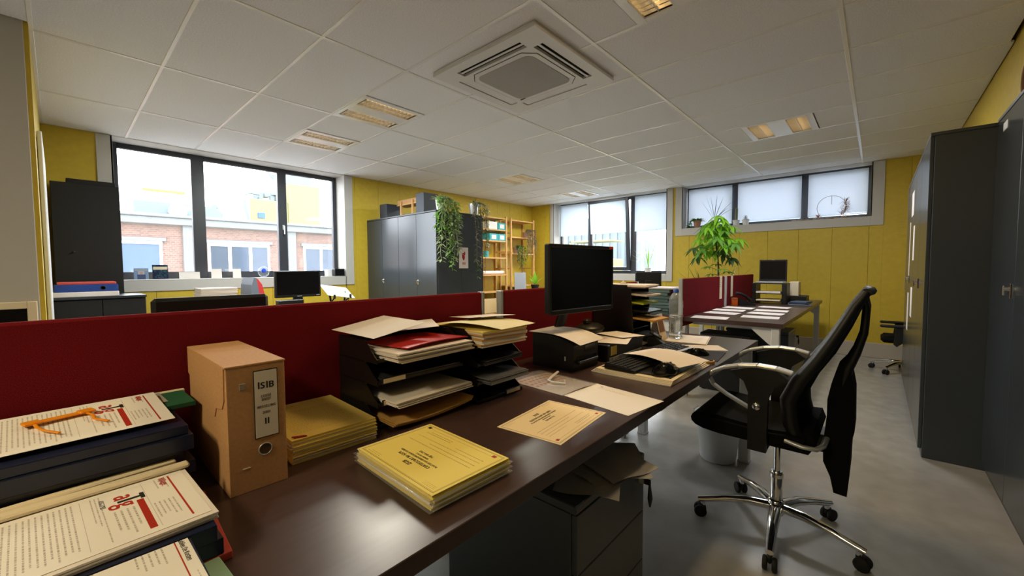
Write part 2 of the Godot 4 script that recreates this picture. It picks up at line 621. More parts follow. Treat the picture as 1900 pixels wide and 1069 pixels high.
func lamp(at: Vector3, label: String, energy: float, glow_tone := Color(1.0, 0.80, 0.58)):
	# recessed 600 x 600 louvre luminaire; at = centre of its face, in the ceiling plane
	var o := thing("ceiling_light", label, "ceiling light", at, 0.0, "recessed louvre lights")
	var f := mb()
	for sg in [-1.0, 1.0]:
		box(f, Vector3(sg * 0.2725, -0.002, 0), Vector3(0.055, 0.012, 0.60), 0.002)
		box(f, Vector3(0, -0.002, sg * 0.281), Vector3(0.49, 0.012, 0.038), 0.002)
	box(f, Vector3(0, -0.002, 0), Vector3(0.16, 0.012, 0.524), 0.002)
	box(f, Vector3(0, 0.072, 0), Vector3(0.6, 0.004, 0.6))
	part("frame", f, M["ceiling grid"], o)
	for sg in [-1.0, 1.0]:
		var cx: float = sg * 0.1625
		var r := mb()
		var prof := [Vector2(-0.0815, 0.0), Vector2(-0.074, 0.03), Vector2(-0.05, 0.058), Vector2(0, 0.068), Vector2(0.05, 0.058), Vector2(0.074, 0.03), Vector2(0.0815, 0.0)]
		for k in prof.size() - 1:
			var a: Vector2 = prof[k]; var b: Vector2 = prof[k + 1]
			var d := b - a
			quad(r, Vector3(cx + a.x, a.y, -0.262), Vector3(cx + b.x, b.y, -0.262), Vector3(cx + b.x, b.y, 0.262), Vector3(cx + a.x, a.y, 0.262), Vector3(d.y, -d.x, 0).normalized())
		part("reflector", r, M["reflector"], o)
		var tb := mb()
		tube(tb, [Vector3(cx, 0.04, -0.25), Vector3(cx, 0.04, 0.25)], 0.013, 10)
		part("lamp_tube", tb, M["lamp tube"], o)
		var lv := mb()
		for k in 13:
			box(lv, Vector3(cx, 0.009, -0.24 + k * 0.04), Vector3(0.158, 0.02, 0.0025))
		box(lv, Vector3(cx, 0.009, 0), Vector3(0.004, 0.02, 0.52))
		tag(part("louvre", lv, M["reflector"], o), "silver louvre blades", "", "", "stuff")
		var al := AreaLight3D.new()
		al.name = "glow"
		o.add_child(al, true)
		al.position = Vector3(cx, -0.014, 0)
		al.rotation_degrees.x = -90
		al.area_size = Vector2(0.15, 0.5)
		al.light_color = glow_tone.linear_to_srgb()
		al.light_energy = energy
		al.shadow_enabled = true
		al.set("area_range", 14.0)


const GX := [-6.1, -4.993, -3.793, -2.593, -1.393, -0.193, 0.6]
# luminaires: centre x, centre z, energy, words that set each apart
const LAMPS := [
	[-3.493, -2.053, 2.7, "lit louvre ceiling light nearest the air conditioner, left of it", Color(1.0, 0.93, 0.78)],
	[-4.693, -2.053, 3.0, "lit louvre ceiling light closest to the big clear window", Color(0.86, 0.98, 1.0)],
	[-4.393, -5.053, 2.6, "small looking louvre ceiling light above the grey cabinets and shelves", Color(1.0, 0.98, 0.82)],
	[-4.393, -6.853, 2.0, "farthest louvre ceiling light, next to the blind covered window", Color(0.96, 1.0, 1.0)],
	[-0.793, -5.053, 1.75, "louvre ceiling light above the far desk by the high window", Color(0.96, 0.98, 1.0)],
	[-0.793, -2.053, 1.05, "louvre ceiling light cut by the top edge of the picture", Color(1.0, 0.66, 0.28)],
	[-0.793, 1.547, 2.4, "louvre ceiling light behind the camera over the aisle", Color(1.0, 0.83, 0.50)],
]


func build_shell():
	var s := mb()
	span(s, Vector3(-6.5, -0.12, -7.9), Vector3(1.12, 0.0, 4.2))
	struct("floor", s, M["floor"])
	# left wall with the opening of window 1
	var w := struct_group("wall_left")
	s = mb()
	span(s, Vector3(-6.5, 0, 0.2), Vector3(-6.112, 2.86, -0.43))
	span(s, Vector3(-6.5, 0, -2.985), Vector3(-6.112, 2.86, -7.9))
	span(s, Vector3(-6.5, 0, -0.43), Vector3(-6.112, 1.14, -2.985))
	span(s, Vector3(-6.5, 2.70, -0.43), Vector3(-6.112, 2.86, -2.985))
	part("wall_body", s, M["yellow wall"], w)
	for k in 20:
		var z1 := 0.055 - k * 0.4
		var z0 := maxf(z1 - 0.397, -7.5)
		if z1 < -7.49: break
		s = mb()
		var under := z0 < -0.32 and z1 > -3.1
		if under and z1 > -0.32:
			span(s, Vector3(-6.112, 0.0, z1), Vector3(-6.1, CEIL, -0.322), 0.0015)
			span(s, Vector3(-6.112, 0.0, -0.322), Vector3(-6.1, 1.02, z0), 0.0015)
		elif under and z0 < -3.1:
			span(s, Vector3(-6.112, 0.0, -3.102), Vector3(-6.1, CEIL, z0), 0.0015)
			span(s, Vector3(-6.112, 0.0, z1), Vector3(-6.1, 1.02, -3.102), 0.0015)
		else:
			span(s, Vector3(-6.112, 0.0, z0), Vector3(-6.1, 1.02 if under else CEIL, z1), 0.0015)
		part("wall_panel", s, M["yellow wall"], w)
	# far wall with the openings of windows 2 and 3
	w = struct_group("wall_far")
	s = mb()
	span(s, Vector3(-6.5, 0, -7.9), Vector3(-5.43, 2.86, -7.512))
	span(s, Vector3(-5.43, 0, -7.9), Vector3(-2.91, 1.12, -7.512))
	span(s, Vector3(-5.43, 2.7, -7.9), Vector3(1.1, 2.86, -7.512))
	span(s, Vector3(-2.91, 0, -7.9), Vector3(-2.615, 2.7, -7.512))
	span(s, Vector3(-2.615, 0, -7.9), Vector3(-0.095, 1.935, -7.512))
	span(s, Vector3(-0.095, 0, -7.9), Vector3(1.1, 2.7, -7.512))
	part("wall_body", s, M["yellow wall"], w)
	for k in 17:
		var x0 := -6.1 + k * 0.4
		var x1 := minf(x0 + 0.397, 0.62)
		s = mb()
		var pieces := [[x0, x1, 0.0, CEIL]]
		for hole in [[-5.545, -2.79, 1.0], [-2.742, 0.043, 1.82]]:
			var cut := []
			for p in pieces:
				var a := maxf(p[0], hole[0])
				var b := minf(p[1], hole[1])
				if b - a < 0.002 or p[3] <= hole[2] + 0.01:
					cut.append(p)
					continue
				if p[0] < a: cut.append([p[0], a, p[2], p[3]])
				if b < p[1]: cut.append([b, p[1], p[2], p[3]])
				cut.append([a, b, p[2], hole[2]])
			pieces = cut
		for p in pieces:
			span(s, Vector3(p[0], p[2], -7.512), Vector3(p[1], p[3], -7.5), 0.0015)
		part("wall_panel", s, M["yellow wall"], w)
	s = mb()
	span(s, Vector3(-6.1, 0, -7.5), Vector3(0.62, 0.2, -7.46), 0.004)
	struct("baseboard_far", s, M["skirting"])
	# right wall: flush beyond the tall cabinet, built over the nearer cabinets
	s = mb()
	span(s, Vector3(0.62, 0, -7.9), Vector3(1.12, 2.86, -3.75))
	struct("wall_right", s, M["yellow wall"])
	s = mb()
	span(s, Vector3(0.60, 2.125, -3.75), Vector3(1.12, 2.86, 4.2))
	struct("wall_right_upper", s, M["yellow wall"])
	s = mb()
	span(s, Vector3(0.98, 0, -3.75), Vector3(1.12, 2.125, 4.2))
	struct("wall_right_lower", s, M["yellow wall"])
	s = mb()
	span(s, Vector3(-3.95, 0, 4.05), Vector3(1.12, 2.86, 4.2))
	struct("wall_back", s, M["white wall"])
	# white wall at the left edge of the picture and the yellow return behind it
	s = mb()
	span(s, Vector3(-3.95, 0, 0.075), Vector3(-3.70, 2.86, 4.2), 0.003)
	struct("wall_near_left", s, M["white wall"])
	s = mb()
	span(s, Vector3(-6.5, 0, 0.055), Vector3(-3.95, 2.86, 0.2))
	span(s, Vector3(-3.95, 0, 0.055), Vector3(-3.705, 2.86, 0.075))
	struct("wall_return", s, M["yellow wall"])
	var fr := thing("wall_hatch", "beige framed dark glass hatch low on the white wall at the left edge", "hatch", Vector3(-3.70, 0.62, 0.33))
	s = mb()
	for sg in [-1.0, 1.0]:
		box(s, Vector3(0.012, 0.23, sg * 0.225), Vector3(0.024, 0.46, 0.04), 0.003)
		box(s, Vector3(0.012, 0.02 if sg < 0 else 0.44, 0), Vector3(0.024, 0.04, 0.41), 0.003)
	part("frame", s, M["cream card"], fr)
	s = mb()
	box(s, Vector3(0.006, 0.23, 0), Vector3(0.012, 0.38, 0.41))
	part("pane", s, M["screen"], fr)
	# a white board seen edge on along the yellow return
	s = mb()
	span(s, Vector3(-5.2, 0.75, 0.052), Vector3(-4.0, 2.15, 0.03), 0.004)
	solo("white_board", s, M["white plastic"], "white board on the yellow side wall, seen almost edge on", "board")


func build_windows():
	# ---- window 1 in the left wall, local frame: x into the wall
	var w := struct_group("window_1")
	var s := mb()
	for r in [[0.0, -0.32, -0.445], [0.0, -2.985, -3.10]]:
		s = mb()
		span(s, Vector3(-6.1, 1.02, r[1]), Vector3(-6.085, CEIL - 0.004, r[2]), 0.002)
		part("casing", s, M["trim paint"], w)
	s = mb()
	span(s, Vector3(-6.1, 1.02, -0.445), Vector3(-6.085, 1.14, -2.985), 0.002)
	part("casing", s, M["trim paint"], w)
	s = mb()
	span(s, Vector3(-6.46, 1.14, -0.445), Vector3(-6.085, 1.152, -2.985), 0.002)
	part("sill", s, M["trim paint"], w)
	s = mb()
	span(s, Vector3(-6.46, 1.152, -2.97), Vector3(-6.085, CEIL - 0.004, -2.985))
	span(s, Vector3(-6.46, 1.152, -0.445), Vector3(-6.085, CEIL - 0.004, -0.43))
	span(s, Vector3(-6.46, CEIL - 0.004, -0.445), Vector3(-6.1, 2.70, -2.985))
	part("reveal", s, M["trim paint"], w)
	window_grid(w, func(a, y, d): return Vector3(-6.36 - d, y, -a), 0.445, 2.97, 1.152, 2.70, [[1.155, 1.285], [2.13, 2.245]], 0.055, 0.085)
	var h := mb()
	box(h, Vector3(-6.352, 1.86, -2.19), Vector3(0.012, 0.07, 0.028), 0.003)
	tube(h, [Vector3(-6.345, 1.875, -2.19), Vector3(-6.315, 1.875, -2.19), Vector3(-6.312, 1.76, -2.19)], 0.009, 8)
	part("handle", h, M["aluminium"], w)
	# ---- window 2 in the far wall (blinds half down, middle sash tilted in)
	w = struct_group("window_2")
	for r in [[-5.545, -5.43, 1.0, CEIL - 0.004], [-2.91, -2.79, 1.0, CEIL - 0.004], [-5.43, -2.91, 1.0, 1.12]]:
		s = mb()
		span(s, Vector3(r[0], r[2], -7.5), Vector3(r[1], r[3], -7.485), 0.002)
		part("casing", s, M["trim paint"], w)
	s = mb()
	span(s, Vector3(-5.43, 1.12, -7.84), Vector3(-2.91, 1.132, -7.485), 0.002)
	part("sill", s, M["trim paint"], w)
	s = mb()
	span(s, Vector3(-5.445, 1.132, -7.84), Vector3(-5.43, CEIL - 0.004, -7.485))
	span(s, Vector3(-2.91, 1.132, -7.84), Vector3(-2.895, CEIL - 0.004, -7.485))
	span(s, Vector3(-5.43, CEIL - 0.004, -7.84), Vector3(-2.91, 2.70, -7.5))
	part("reveal", s, M["trim paint"], w)
	window_grid(w, func(a, y, d): return Vector3(a, y, -7.73 - d), -5.43, -2.91, 1.132, 2.70, [[-4.70, -4.62], [-3.72, -3.60]], 0.05, 0.06, 1)
	var sash := Node3D.new()
	sash.name = "tilted_sash"
	w.add_child(sash)
	sash.position = Vector3(-4.17, 1.20, -7.72)
	sash.rotation_degrees.x = 4.2
	s = mb()
	for sg in [-1.0, 1.0]:
		box(s, Vector3(sg * 0.42, 0.73, 0), Vector3(0.07, 1.46, 0.05), 0.004)
	box(s, Vector3(0, 0.035, 0), Vector3(0.77, 0.07, 0.05), 0.004)
	box(s, Vector3(0, 1.425, 0), Vector3(0.77, 0.07, 0.05), 0.004)
	part("sash_frame", s, M["dark window frame"], sash)
	s = mb()
	box(s, Vector3(0, 0.73, 0), Vector3(0.77, 1.32, 0.006))
	part("pane", s, M["glass pane"], sash)
	# ---- window 3, high in the far wall
	w = struct_group("window_3")
	for r in [[-2.742, -2.615, 1.82, CEIL - 0.004], [-0.095, 0.043, 1.82, CEIL - 0.004], [-2.615, -0.095, 1.82, 1.935]]:
		s = mb()
		span(s, Vector3(r[0], r[2], -7.5), Vector3(r[1], r[3], -7.485), 0.002)
		part("casing", s, M["trim paint"], w)
	s = mb()
	span(s, Vector3(-2.615, 1.935, -7.84), Vector3(-0.095, 1.947, -7.485), 0.002)
	part("sill", s, M["trim paint"], w)
	s = mb()
	span(s, Vector3(-2.63, 1.947, -7.84), Vector3(-2.615, CEIL - 0.004, -7.485))
	span(s, Vector3(-0.095, 1.947, -7.84), Vector3(-0.08, CEIL - 0.004, -7.485))
	span(s, Vector3(-2.615, CEIL - 0.004, -7.84), Vector3(-0.095, 2.70, -7.5))
	part("reveal", s, M["trim paint"], w)
	window_grid(w, func(a, y, d): return Vector3(a, y, -7.74 - d), -2.615, -0.095, 1.947, 2.70, [[-1.885, -1.775], [-0.915, -0.81]], 0.045, 0.06)
	# ---- roller blinds
	var names := ["left", "middle", "right"]
	var spans := [[-5.40, -4.69], [-4.575, -3.765], [-3.615, -2.94]]
	for k in 3:
		var r = spans[k]
		var o := thing("roller_blind", "pale blue roller blind half lowered over the %s pane of the tall far window" % names[k], "blind", Vector3((r[0] + r[1]) / 2, 0, -7.695), 0, "half lowered roller blinds")
		var wd: float = r[1] - r[0]
		var top := 2.66 if k != 1 else 2.60
		s = mb()
		span(s, Vector3(-wd / 2, 1.985, -0.001), Vector3(wd / 2, top, 0.001))
		part("cloth", s, M["blind cloth"], o)
		s = mb()
		box(s, Vector3(0, 1.98, 0), Vector3(wd, 0.018, 0.008), 0.002)
		part("bottom_bar", s, M["blind cloth"], o)
		if k == 1:
			# hangs along the tilted sash
			var a := deg_to_rad(4.2)
			o.transform = Transform3D(Basis(Vector3.RIGHT, a), Vector3(o.position.x, 0, 0)) 
			o.position = Vector3(-4.17, 1.20 - 1.20 * cos(a) - 0.03 * sin(a), -7.72 - 1.20 * sin(a) + 0.035)
	spans = [[-2.585, -1.875], [-1.785, -0.905], [-0.82, -0.13]]
	for k in 3:
		var r = spans[k]
		var o := thing("roller_blind", "pale roller blind covering the %s pane of the high far window" % names[k], "blind", Vector3((r[0] + r[1]) / 2, 0, -7.705), 0, "fully lowered roller blinds")
		var wd: float = r[1] - r[0]
		s = mb()
		span(s, Vector3(-wd / 2, 2.03, -0.001), Vector3(wd / 2, 2.65, 0.001))
		part("cloth", s, M["blind cloth"], o)
		s = mb()
		box(s, Vector3(0, 2.02, 0), Vector3(wd, 0.018, 0.008), 0.002)
		part("bottom_bar", s, M["blind cloth"], o)


func window_grid(w: Node, at: Callable, a0: float, a1: float, y0: float, y1: float, mull: Array, side: float, rail: float, open := -1):
	# at(along, y, depth) maps to the room; mullions are [from, to]
	var s := mb()
	var cuts := [a0 + side]
	span(s, at.call(a0, y0, 0.0), at.call(a0 + side, y1, 0.07), 0.004)
	for m in mull:
		span(s, at.call(m[0], y0, 0.0), at.call(m[1], y1, 0.07), 0.004)
		cuts.append(m[0]); cuts.append(m[1])
	span(s, at.call(a1 - side, y0, 0.0), at.call(a1, y1, 0.07), 0.004)
	cuts.append(a1 - side)
	for k in range(0, cuts.size(), 2):
		span(s, at.call(cuts[k], y0, 0.005), at.call(cuts[k + 1], y0 + rail, 0.065), 0.004)
		span(s, at.call(cuts[k], y1 - 0.07, 0.005), at.call(cuts[k + 1], y1, 0.065), 0.004)
	part("frame", s, M["dark window frame"], w)
	for k in range(0, cuts.size(), 2):
		if k / 2 == open: continue
		s = mb()
		span(s, at.call(cuts[k], y0 + rail, 0.03), at.call(cuts[k + 1], y1 - 0.07, 0.036))
		part("pane", s, M["glass pane"], w)


func build_ceiling():
	var c := struct_group("ceiling")
	var s := mb()
	span(s, Vector3(-6.5, 2.79, -7.9), Vector3(1.12, 2.9, 4.2))
	part("slab", s, M["plenum"], c)
	var meshes := {}
	var rows := []
	var z := 4.05
	rows.append(4.05)
	z = -1.153 + 0.6 * 8
	while z > -7.4:
		rows.append(z)
		z -= 0.6
	rows.append(-7.5)
	for i in rows.size() - 1:
		var za: float = rows[i]
		var zb: float = rows[i + 1]
		for j in GX.size() - 1:
			var xa: float = GX[j]
			var xb: float = GX[j + 1]
			if za > 0.06:
				if xb < -3.7: continue
				xa = maxf(xa, -3.7)
			if j == GX.size() - 2 and za < -3.7: xb = 0.62
			var holes := []
			for l in LAMPS:
				if l[0] > xa and l[0] < xb and l[1] < za and l[1] > zb: holes.append(l[0])
			var runs := [[xa, xb]]
			if holes:
				runs = []
				if holes[0] - 0.3 - xa > 0.03: runs.append([xa, holes[0] - 0.3])
				if xb - holes[0] - 0.3 > 0.03: runs.append([holes[0] + 0.3, xb])
			for r in runs:
				var sx: float = snappedf(r[1] - r[0] - 0.012, 0.001)
				var sz: float = snappedf(za - zb - 0.012, 0.001)
				var key := "%.3f %.3f" % [sx, sz]
				if not meshes.has(key):
					s = mb()
					box(s, Vector3(0, 0.0125, 0), Vector3(sx, 0.016, sz), 0.003)
					meshes[key] = s.commit()
				share("ceiling_tile", meshes[key], M["ceiling tile"], c, Transform3D(Basis(), Vector3((r[0] + r[1]) / 2, CEIL, (za + zb) / 2)))
	for j in range(1, GX.size() - 1):
		s = mb()
		box(s, Vector3(GX[j], CEIL + 0.004, ((0.06 if GX[j] < -3.72 else 4.05) - 7.5) / 2), Vector3(0.024, 0.009, (7.56 if GX[j] < -3.72 else 11.55)), 0.0015)
		part("main_runner", s, M["ceiling grid"], c)
	for i in range(1, rows.size() - 1):
		var x0 := -6.1 if rows[i] < 0.06 else -3.7
		s = mb()
		box(s, Vector3((x0 + 0.6) / 2, CEIL + 0.0045, rows[i]), Vector3(0.6 - x0, 0.008, 0.021), 0.0015)
		part("cross_tee", s, M["ceiling grid"], c)
	s = mb()
	span(s, Vector3(-6.1, CEIL + 0.002, 0.055), Vector3(-6.08, CEIL + 0.01, -7.5))
	span(s, Vector3(-6.08, CEIL + 0.002, -7.5), Vector3(0.6, CEIL + 0.01, -7.48))
	part("edge_angle", s, M["ceiling grid"], c)
	for l in LAMPS:
		lamp(Vector3(l[0], CEIL + 0.004, l[1]), l[3], l[2], l[4])
	# ceiling cassette air conditioner
	var o := thing("air_conditioner", "square white ceiling cassette air conditioner with round cornered grille", "air conditioner", Vector3(-1.99, CEIL, -2.37))
	s = mb()
	box(s, Vector3(0, -0.004, 0), Vector3(0.95, 0.014, 0.95), 0.004)
	for k in 4:
		var t := Transform3D(Basis(Vector3.UP, k * PI / 2), Vector3.ZERO)
		box(s, Vector3(0.436, -0.021, 0), Vector3(0.078, 0.020, 0.95 if k % 2 == 0 else 0.794), 0.0, t)
		box(s, Vector3(0.310, -0.021, 0), Vector3(0.028, 0.020, 0.592), 0.0, t)
		box(s, Vector3(0.3465, -0.021, 0.3465), Vector3(0.101, 0.020, 0.101), 0.0, t)
	for k in 4:
		prism(s, [Vector2(0.296, 0.296), Vector2(0.214, 0.296), Vector2(0.296, 0.214)], 0.020, Transform3D(Basis(Vector3.UP, k * PI / 2), Vector3.ZERO) * Transform3D(Basis(Vector3.RIGHT, PI / 2), Vector3(0, -0.021, 0)))
	part("panel", s, M["white plastic"], o)
	for k in 4:
		var t := Transform3D(Basis(Vector3.UP, k * PI / 2), Vector3.ZERO)
		s = mb()
		box(s, Vector3(0.3605, -0.0115, 0), Vector3(0.072, 0.002, 0.59), 0.0, t)
		part("outlet_slot", s, M["dark groove"], o)
		s = mb()
		var wide := k in [1, 2]
		box(s, Vector3(0.36, -0.024, 0), Vector3(0.064 if wide else 0.018, 0.004, 0.58), 0.0015, t)
		part("louvre_flap", s, M["white plastic"], o)
	s = mb()
	var ring_p := func(g: float, cc: float): return [Vector2(g, g - cc), Vector2(g - cc, g), Vector2(-g + cc, g), Vector2(-g, g - cc), Vector2(-g, -g + cc), Vector2(-g + cc, -g), Vector2(g - cc, -g), Vector2(g, -g + cc)]
	prism(s, ring_p.call(0.300, 0.075), 0.026, Transform3D(Basis(Vector3.RIGHT, PI / 2), Vector3(0, -0.019, 0)))
	part("grille_gap", s, M["dark groove"], o)
	s = mb()
	prism(s, ring_p.call(0.295, 0.073), 0.028, Transform3D(Basis(Vector3.RIGHT, PI / 2), Vector3(0, -0.020, 0)))
	part("grille_frame", s, M["white plastic"], o)
	s = mb()
	var gp := []
	for k in 4:
		var a0 := k * PI / 2
		for q in 5:
			var a := a0 + q * PI / 8
			gp.append(Vector2(cos(a) * 0.06, sin(a) * 0.06) + Vector2([1, -1, -1, 1][k], [1, 1, -1, -1][k]) * 0.195)
	prism(s, gp, 0.004, Transform3D(Basis(Vector3.RIGHT, PI / 2), Vector3(0, -0.0345, 0)))
	var gm := mat("grille grey", Color(0.74, 0.73, 0.71), 0.8)
	tri_tex(gm, noise_tex(21, 200.0, 256, Color(0.75, 0.75, 0.75), Color(1, 1, 1), 1), 4.0)
	part("grille", s, gm, o)
	s = mb()
	box(s, Vector3(-0.235, -0.0345, -0.26), Vector3(0.05, 0.002, 0.014), 0.0005)
	part("badge", s, M["dark groove"], o)


func build_outside():
	var s := mb()
	span(s, Vector3(-60, -4.2, -60), Vector3(-6.9, -4.0, 30))
	span(s, Vector3(-6.9, -4.2, -60), Vector3(30, -4.0, -8.3))
	struct("ground_outside", s, M["asphalt"])
	# brick factory opposite window 1
	var b := thing("brick_building", "long brick building with concrete cornice seen through the clear window", "building", Vector3(-18, -4, 0))
	s = mb()
	span(s, Vector3(-6, 0, 6), Vector3(0, 6.78, -16))
	part("wall", s, M["brick"], b)
	s = mb()
	span(s, Vector3(-6.3, 6.78, 6.2), Vector3(0.25, 7.02, -16.2), 0.02)
	span(s, Vector3(-6.3, 7.02, 6.2), Vector3(0.32, 7.12, -16.2), 0.02)
	part("cornice", s, M["concrete"], b)
	for z in [1.75, -3.1, -6.47, -9.85, -13.2]:
		s = mb()
		span(s, Vector3(0, 0, z - 0.15), Vector3(0.14, 6.8, z + 0.15), 0.01)
		part("pilaster", s, M["concrete"], b)
	for wz in [[-0.4, -2.4], [-3.65, -5.66], [-6.94, -9.1], [-10.3, -12.6]]:
		var wn := Node3D.new()
		wn.name = "window"
		b.add_child(wn, true)
		s = mb()
		span(s, Vector3(0, 6.22, wz[0] + 0.1), Vector3(0.1, 6.34, wz[1] - 0.1), 0.01)
		part("lintel", s, M["concrete"], wn)
		s = mb()
		var n := 3
		span(s, Vector3(0, 4.6, wz[0]), Vector3(0.05, 6.22, wz[0] - 0.08))
		span(s, Vector3(0, 4.6, wz[1] + 0.08), Vector3(0.05, 6.22, wz[1]))
		span(s, Vector3(0, 6.12, wz[0]), Vector3(0.055, 6.22, wz[1]))
		span(s, Vector3(0, 4.5, wz[0]), Vector3(0.055, 4.6, wz[1]))
		if wz[0] < -1.0:
			for k in range(1, n):
				var zz: float = lerpf(wz[0], wz[1], float(k) / n)
				span(s, Vector3(0, 4.6, zz + 0.05), Vector3(0.05, 6.12, zz - 0.05))
		part("window_frame", s, M["white plastic"], wn)
		if wz[0] < -1.0:
			for k in n:
				s = mb()
				span(s, Vector3(0, 4.6, lerpf(wz[0], wz[1], float(k) / n) - 0.05), Vector3(0.02, 6.12, lerpf(wz[0], wz[1], float(k + 1) / n) + 0.05))
				part("pane", s, M["outdoor glass"], wn)
		else:
			s = mb()
			span(s, Vector3(0, 4.6, wz[0] - 0.08), Vector3(0.02, 6.12, wz[1] + 0.08))
			part("shutter", s, M["outdoor blind"], wn)
	# plant room on its roof
	b = thing("roof_plant_room", "low pale steel plant room on the roof, under a yellow hoist", "roof housing", Vector3(-22, 3.12, -3.5))
	s = mb()
	prism(s, [Vector2(-1.45, 0), Vector2(1.4, 0), Vector2(1.4, 0.55), Vector2(1.15, 0.8), Vector2(-1.45, 0.84)], 1.6, Transform3D(Basis(Vector3.UP, PI / 2), Vector3.ZERO))
	part("housing", s, M["pale steel"], b)
	s = mb()
	lathe(s, [Vector2(0.0, 0.0), Vector2(0.3, 0.0), Vector2(0.3, 0.18), Vector2(0.0, 0.2)], 14, Transform3D(Basis(Vector3.BACK, -PI / 2), Vector3(0.8, 0.5, 0.15)))
	part("vent", s, M["aluminium"], b)
	s = mb()
	span(s, Vector3(-0.4, 0.8, -1.35), Vector3(0.4, 1.0, -1.1), 0.04)
	part("vent_box", s, M["pale steel"], b)
	b = thing("roof_hoist", "yellow beam hoist on thin legs above the roof housing", "hoist", Vector3(-22, 3.95, -3.1))
	s = mb()
	for z in [0.4, 0.25, -0.4, -0.55]:
		tube(s, [Vector3(0, 0, z), Vector3(0, 0.58, z)], 0.025, 6)
	tube(s, [Vector3(0, 0.08, 0.25), Vector3(0, 0.45, -0.4)], 0.012, 5)
	part("leg_frame", s, mat("violet steel", Color(0.48, 0.46, 0.66), 0.6), b)
	s = mb()
	span(s, Vector3(-0.06, 0.5, 0.7), Vector3(0.06, 0.6, -0.66), 0.01)
	part("beam", s, mat("signal yellow", Color(0.85, 0.82, 0.16), 0.6), b)
	s = mb()
	tube(s, [Vector3(0, 0.64, 0.25), Vector3(0, 0.66, -0.5)], 0.02, 6)
	part("rail", s, M["aluminium"], b)
	# yellow silo house behind
	b = thing("yellow_silo_building", "tall yellow clad silo building behind the brick building", "building", Vector3(-27, -4, -9))
	s = mb()
	span(s, Vector3(-4, 0, 1.7), Vector3(1, 9.2, -0.25), 0.03)
	part("low_block", s, M["yellow cladding"], b)
	s = mb()
	span(s, Vector3(-4, 0, -0.25), Vector3(1.1, 10.3, -2.05), 0.03)
	part("high_block", s, M["yellow cladding"], b)
	s = mb()
	span(s, Vector3(-3, 10.3, -0.25), Vector3(0.8, 11.3, -1.7), 0.03)
	part("penthouse", s, M["pale steel"], b)
	s = mb()
	for k in 5:
		box(s, Vector3(0.3, 9.35 + 0.12 * (k % 3), 1.3 - k * 0.3), Vector3(0.4, 0.3 + 0.2 * (k % 2), 0.22), 0.03)
	lathe(s, [Vector2(0.25, 0), Vector2(0.25, 0.7), Vector2(0.1, 0.9), Vector2(0.1, 1.2), Vector2(0, 1.2)], 10, Transform3D(Basis(), Vector3(0.4, 9.6, 0.25)))
	tube(s, [Vector3(0.4, 10.5, 0.2), Vector3(0.4, 10.9, 0.6), Vector3(0.4, 11.4, 0.3)], 0.09, 8)
	tube(s, [Vector3(1.1, 7.6, 1.75), Vector3(1.1, 8.6, 1.95), Vector3(1.1, 9.3, 2.05), Vector3(1.0, 9.5, 1.7), Vector3(0.8, 9.5, 1.2)], 0.07, 8)
	part("roof_machinery", s, M["pale steel"], b)
	s = mb()
	span(s, Vector3(1.0, 8.15, 1.35), Vector3(1.06, 8.45, 1.0))
	part("sign_plate", s, M["blue plastic"], b)
	# industrial yard beyond window 2
	b = thing("ribbed_hall", "pale ribbed metal hall seen below the half lowered blinds", "building", Vector3(-10.4, -4, -17))
	s = mb()
	span(s, Vector3(-4, 0, -3), Vector3(2.4, 7.6, 0))
	part("wall", s, M["pale steel"], b)
	for k in 17:
		s = mb()
		span(s, Vector3(-3.9 + k * 0.38, 0, 0), Vector3(-3.72 + k * 0.38, 7.6, 0.07), 0.01)
		part("rib", s, M["pale steel"], b)
	b = thing("steel_gantry", "lattice steel gantry between the pale halls outside", "gantry", Vector3(-6.95, -4, -15.5))
	s = mb()
	for x in [-0.55, 0.0, 0.55]:
		span(s, Vector3(x - 0.04, 0, -0.04), Vector3(x + 0.04, 7.5, 0.04))
	for k in 8:
		span(s, Vector3(-0.55, 0.9 * k + 0.4, -0.03), Vector3(0.55, 0.9 * k + 0.47, 0.03))
		tube(s, [Vector3(-0.55, 0.9 * k + 0.45, 0), Vector3(0.0, 0.9 * k + 1.3, 0)], 0.025, 5)
		tube(s, [Vector3(0.55, 0.9 * k + 0.45, 0), Vector3(0.0, 0.9 * k + 1.3, 0)], 0.025, 5)
	part("lattice", s, mat("gantry grey", Color(0.55, 0.60, 0.62), 0.6), b)
	b = thing("pale_hall", "plain pale hall right of the lattice gantry outside", "building", Vector3(-4.6, -4, -17))
	s = mb()
	span(s, Vector3(-1.1, 0, -3), Vector3(3.5, 7.4, 0), 0.03)
	part("wall", s, M["pale steel"], b)
	s = mb()
	span(s, Vector3(-1.2, 7.4, -3.1), Vector3(3.6, 7.55, 0.1), 0.02)
	part("roof_edge", s, M["concrete"], b)
	b = thing("yellow_machine", "pale yellow machine in the yard below the lattice gantry", "machine", Vector3(-8.2, -4, -14.2))
	s = mb()
	span(s, Vector3(-0.9, 0, -0.6), Vector3(0.8, 5.6, 0.6), 0.05)
	span(s, Vector3(-0.6, 5.6, -0.3), Vector3(0.2, 6.1, 0.3), 0.05)
	part("body", s, M["yellow cladding"], b)
	s = mb()
	for k in 3:
		span(s, Vector3(-0.95, 5.6, -0.5 + k * 0.5), Vector3(-0.9, 6.3, -0.45 + k * 0.5))
	span(s, Vector3(-0.95, 6.25, -0.5), Vector3(0.85, 6.3, 0.55))
	part("railing", s, M["yellow cladding"], b)


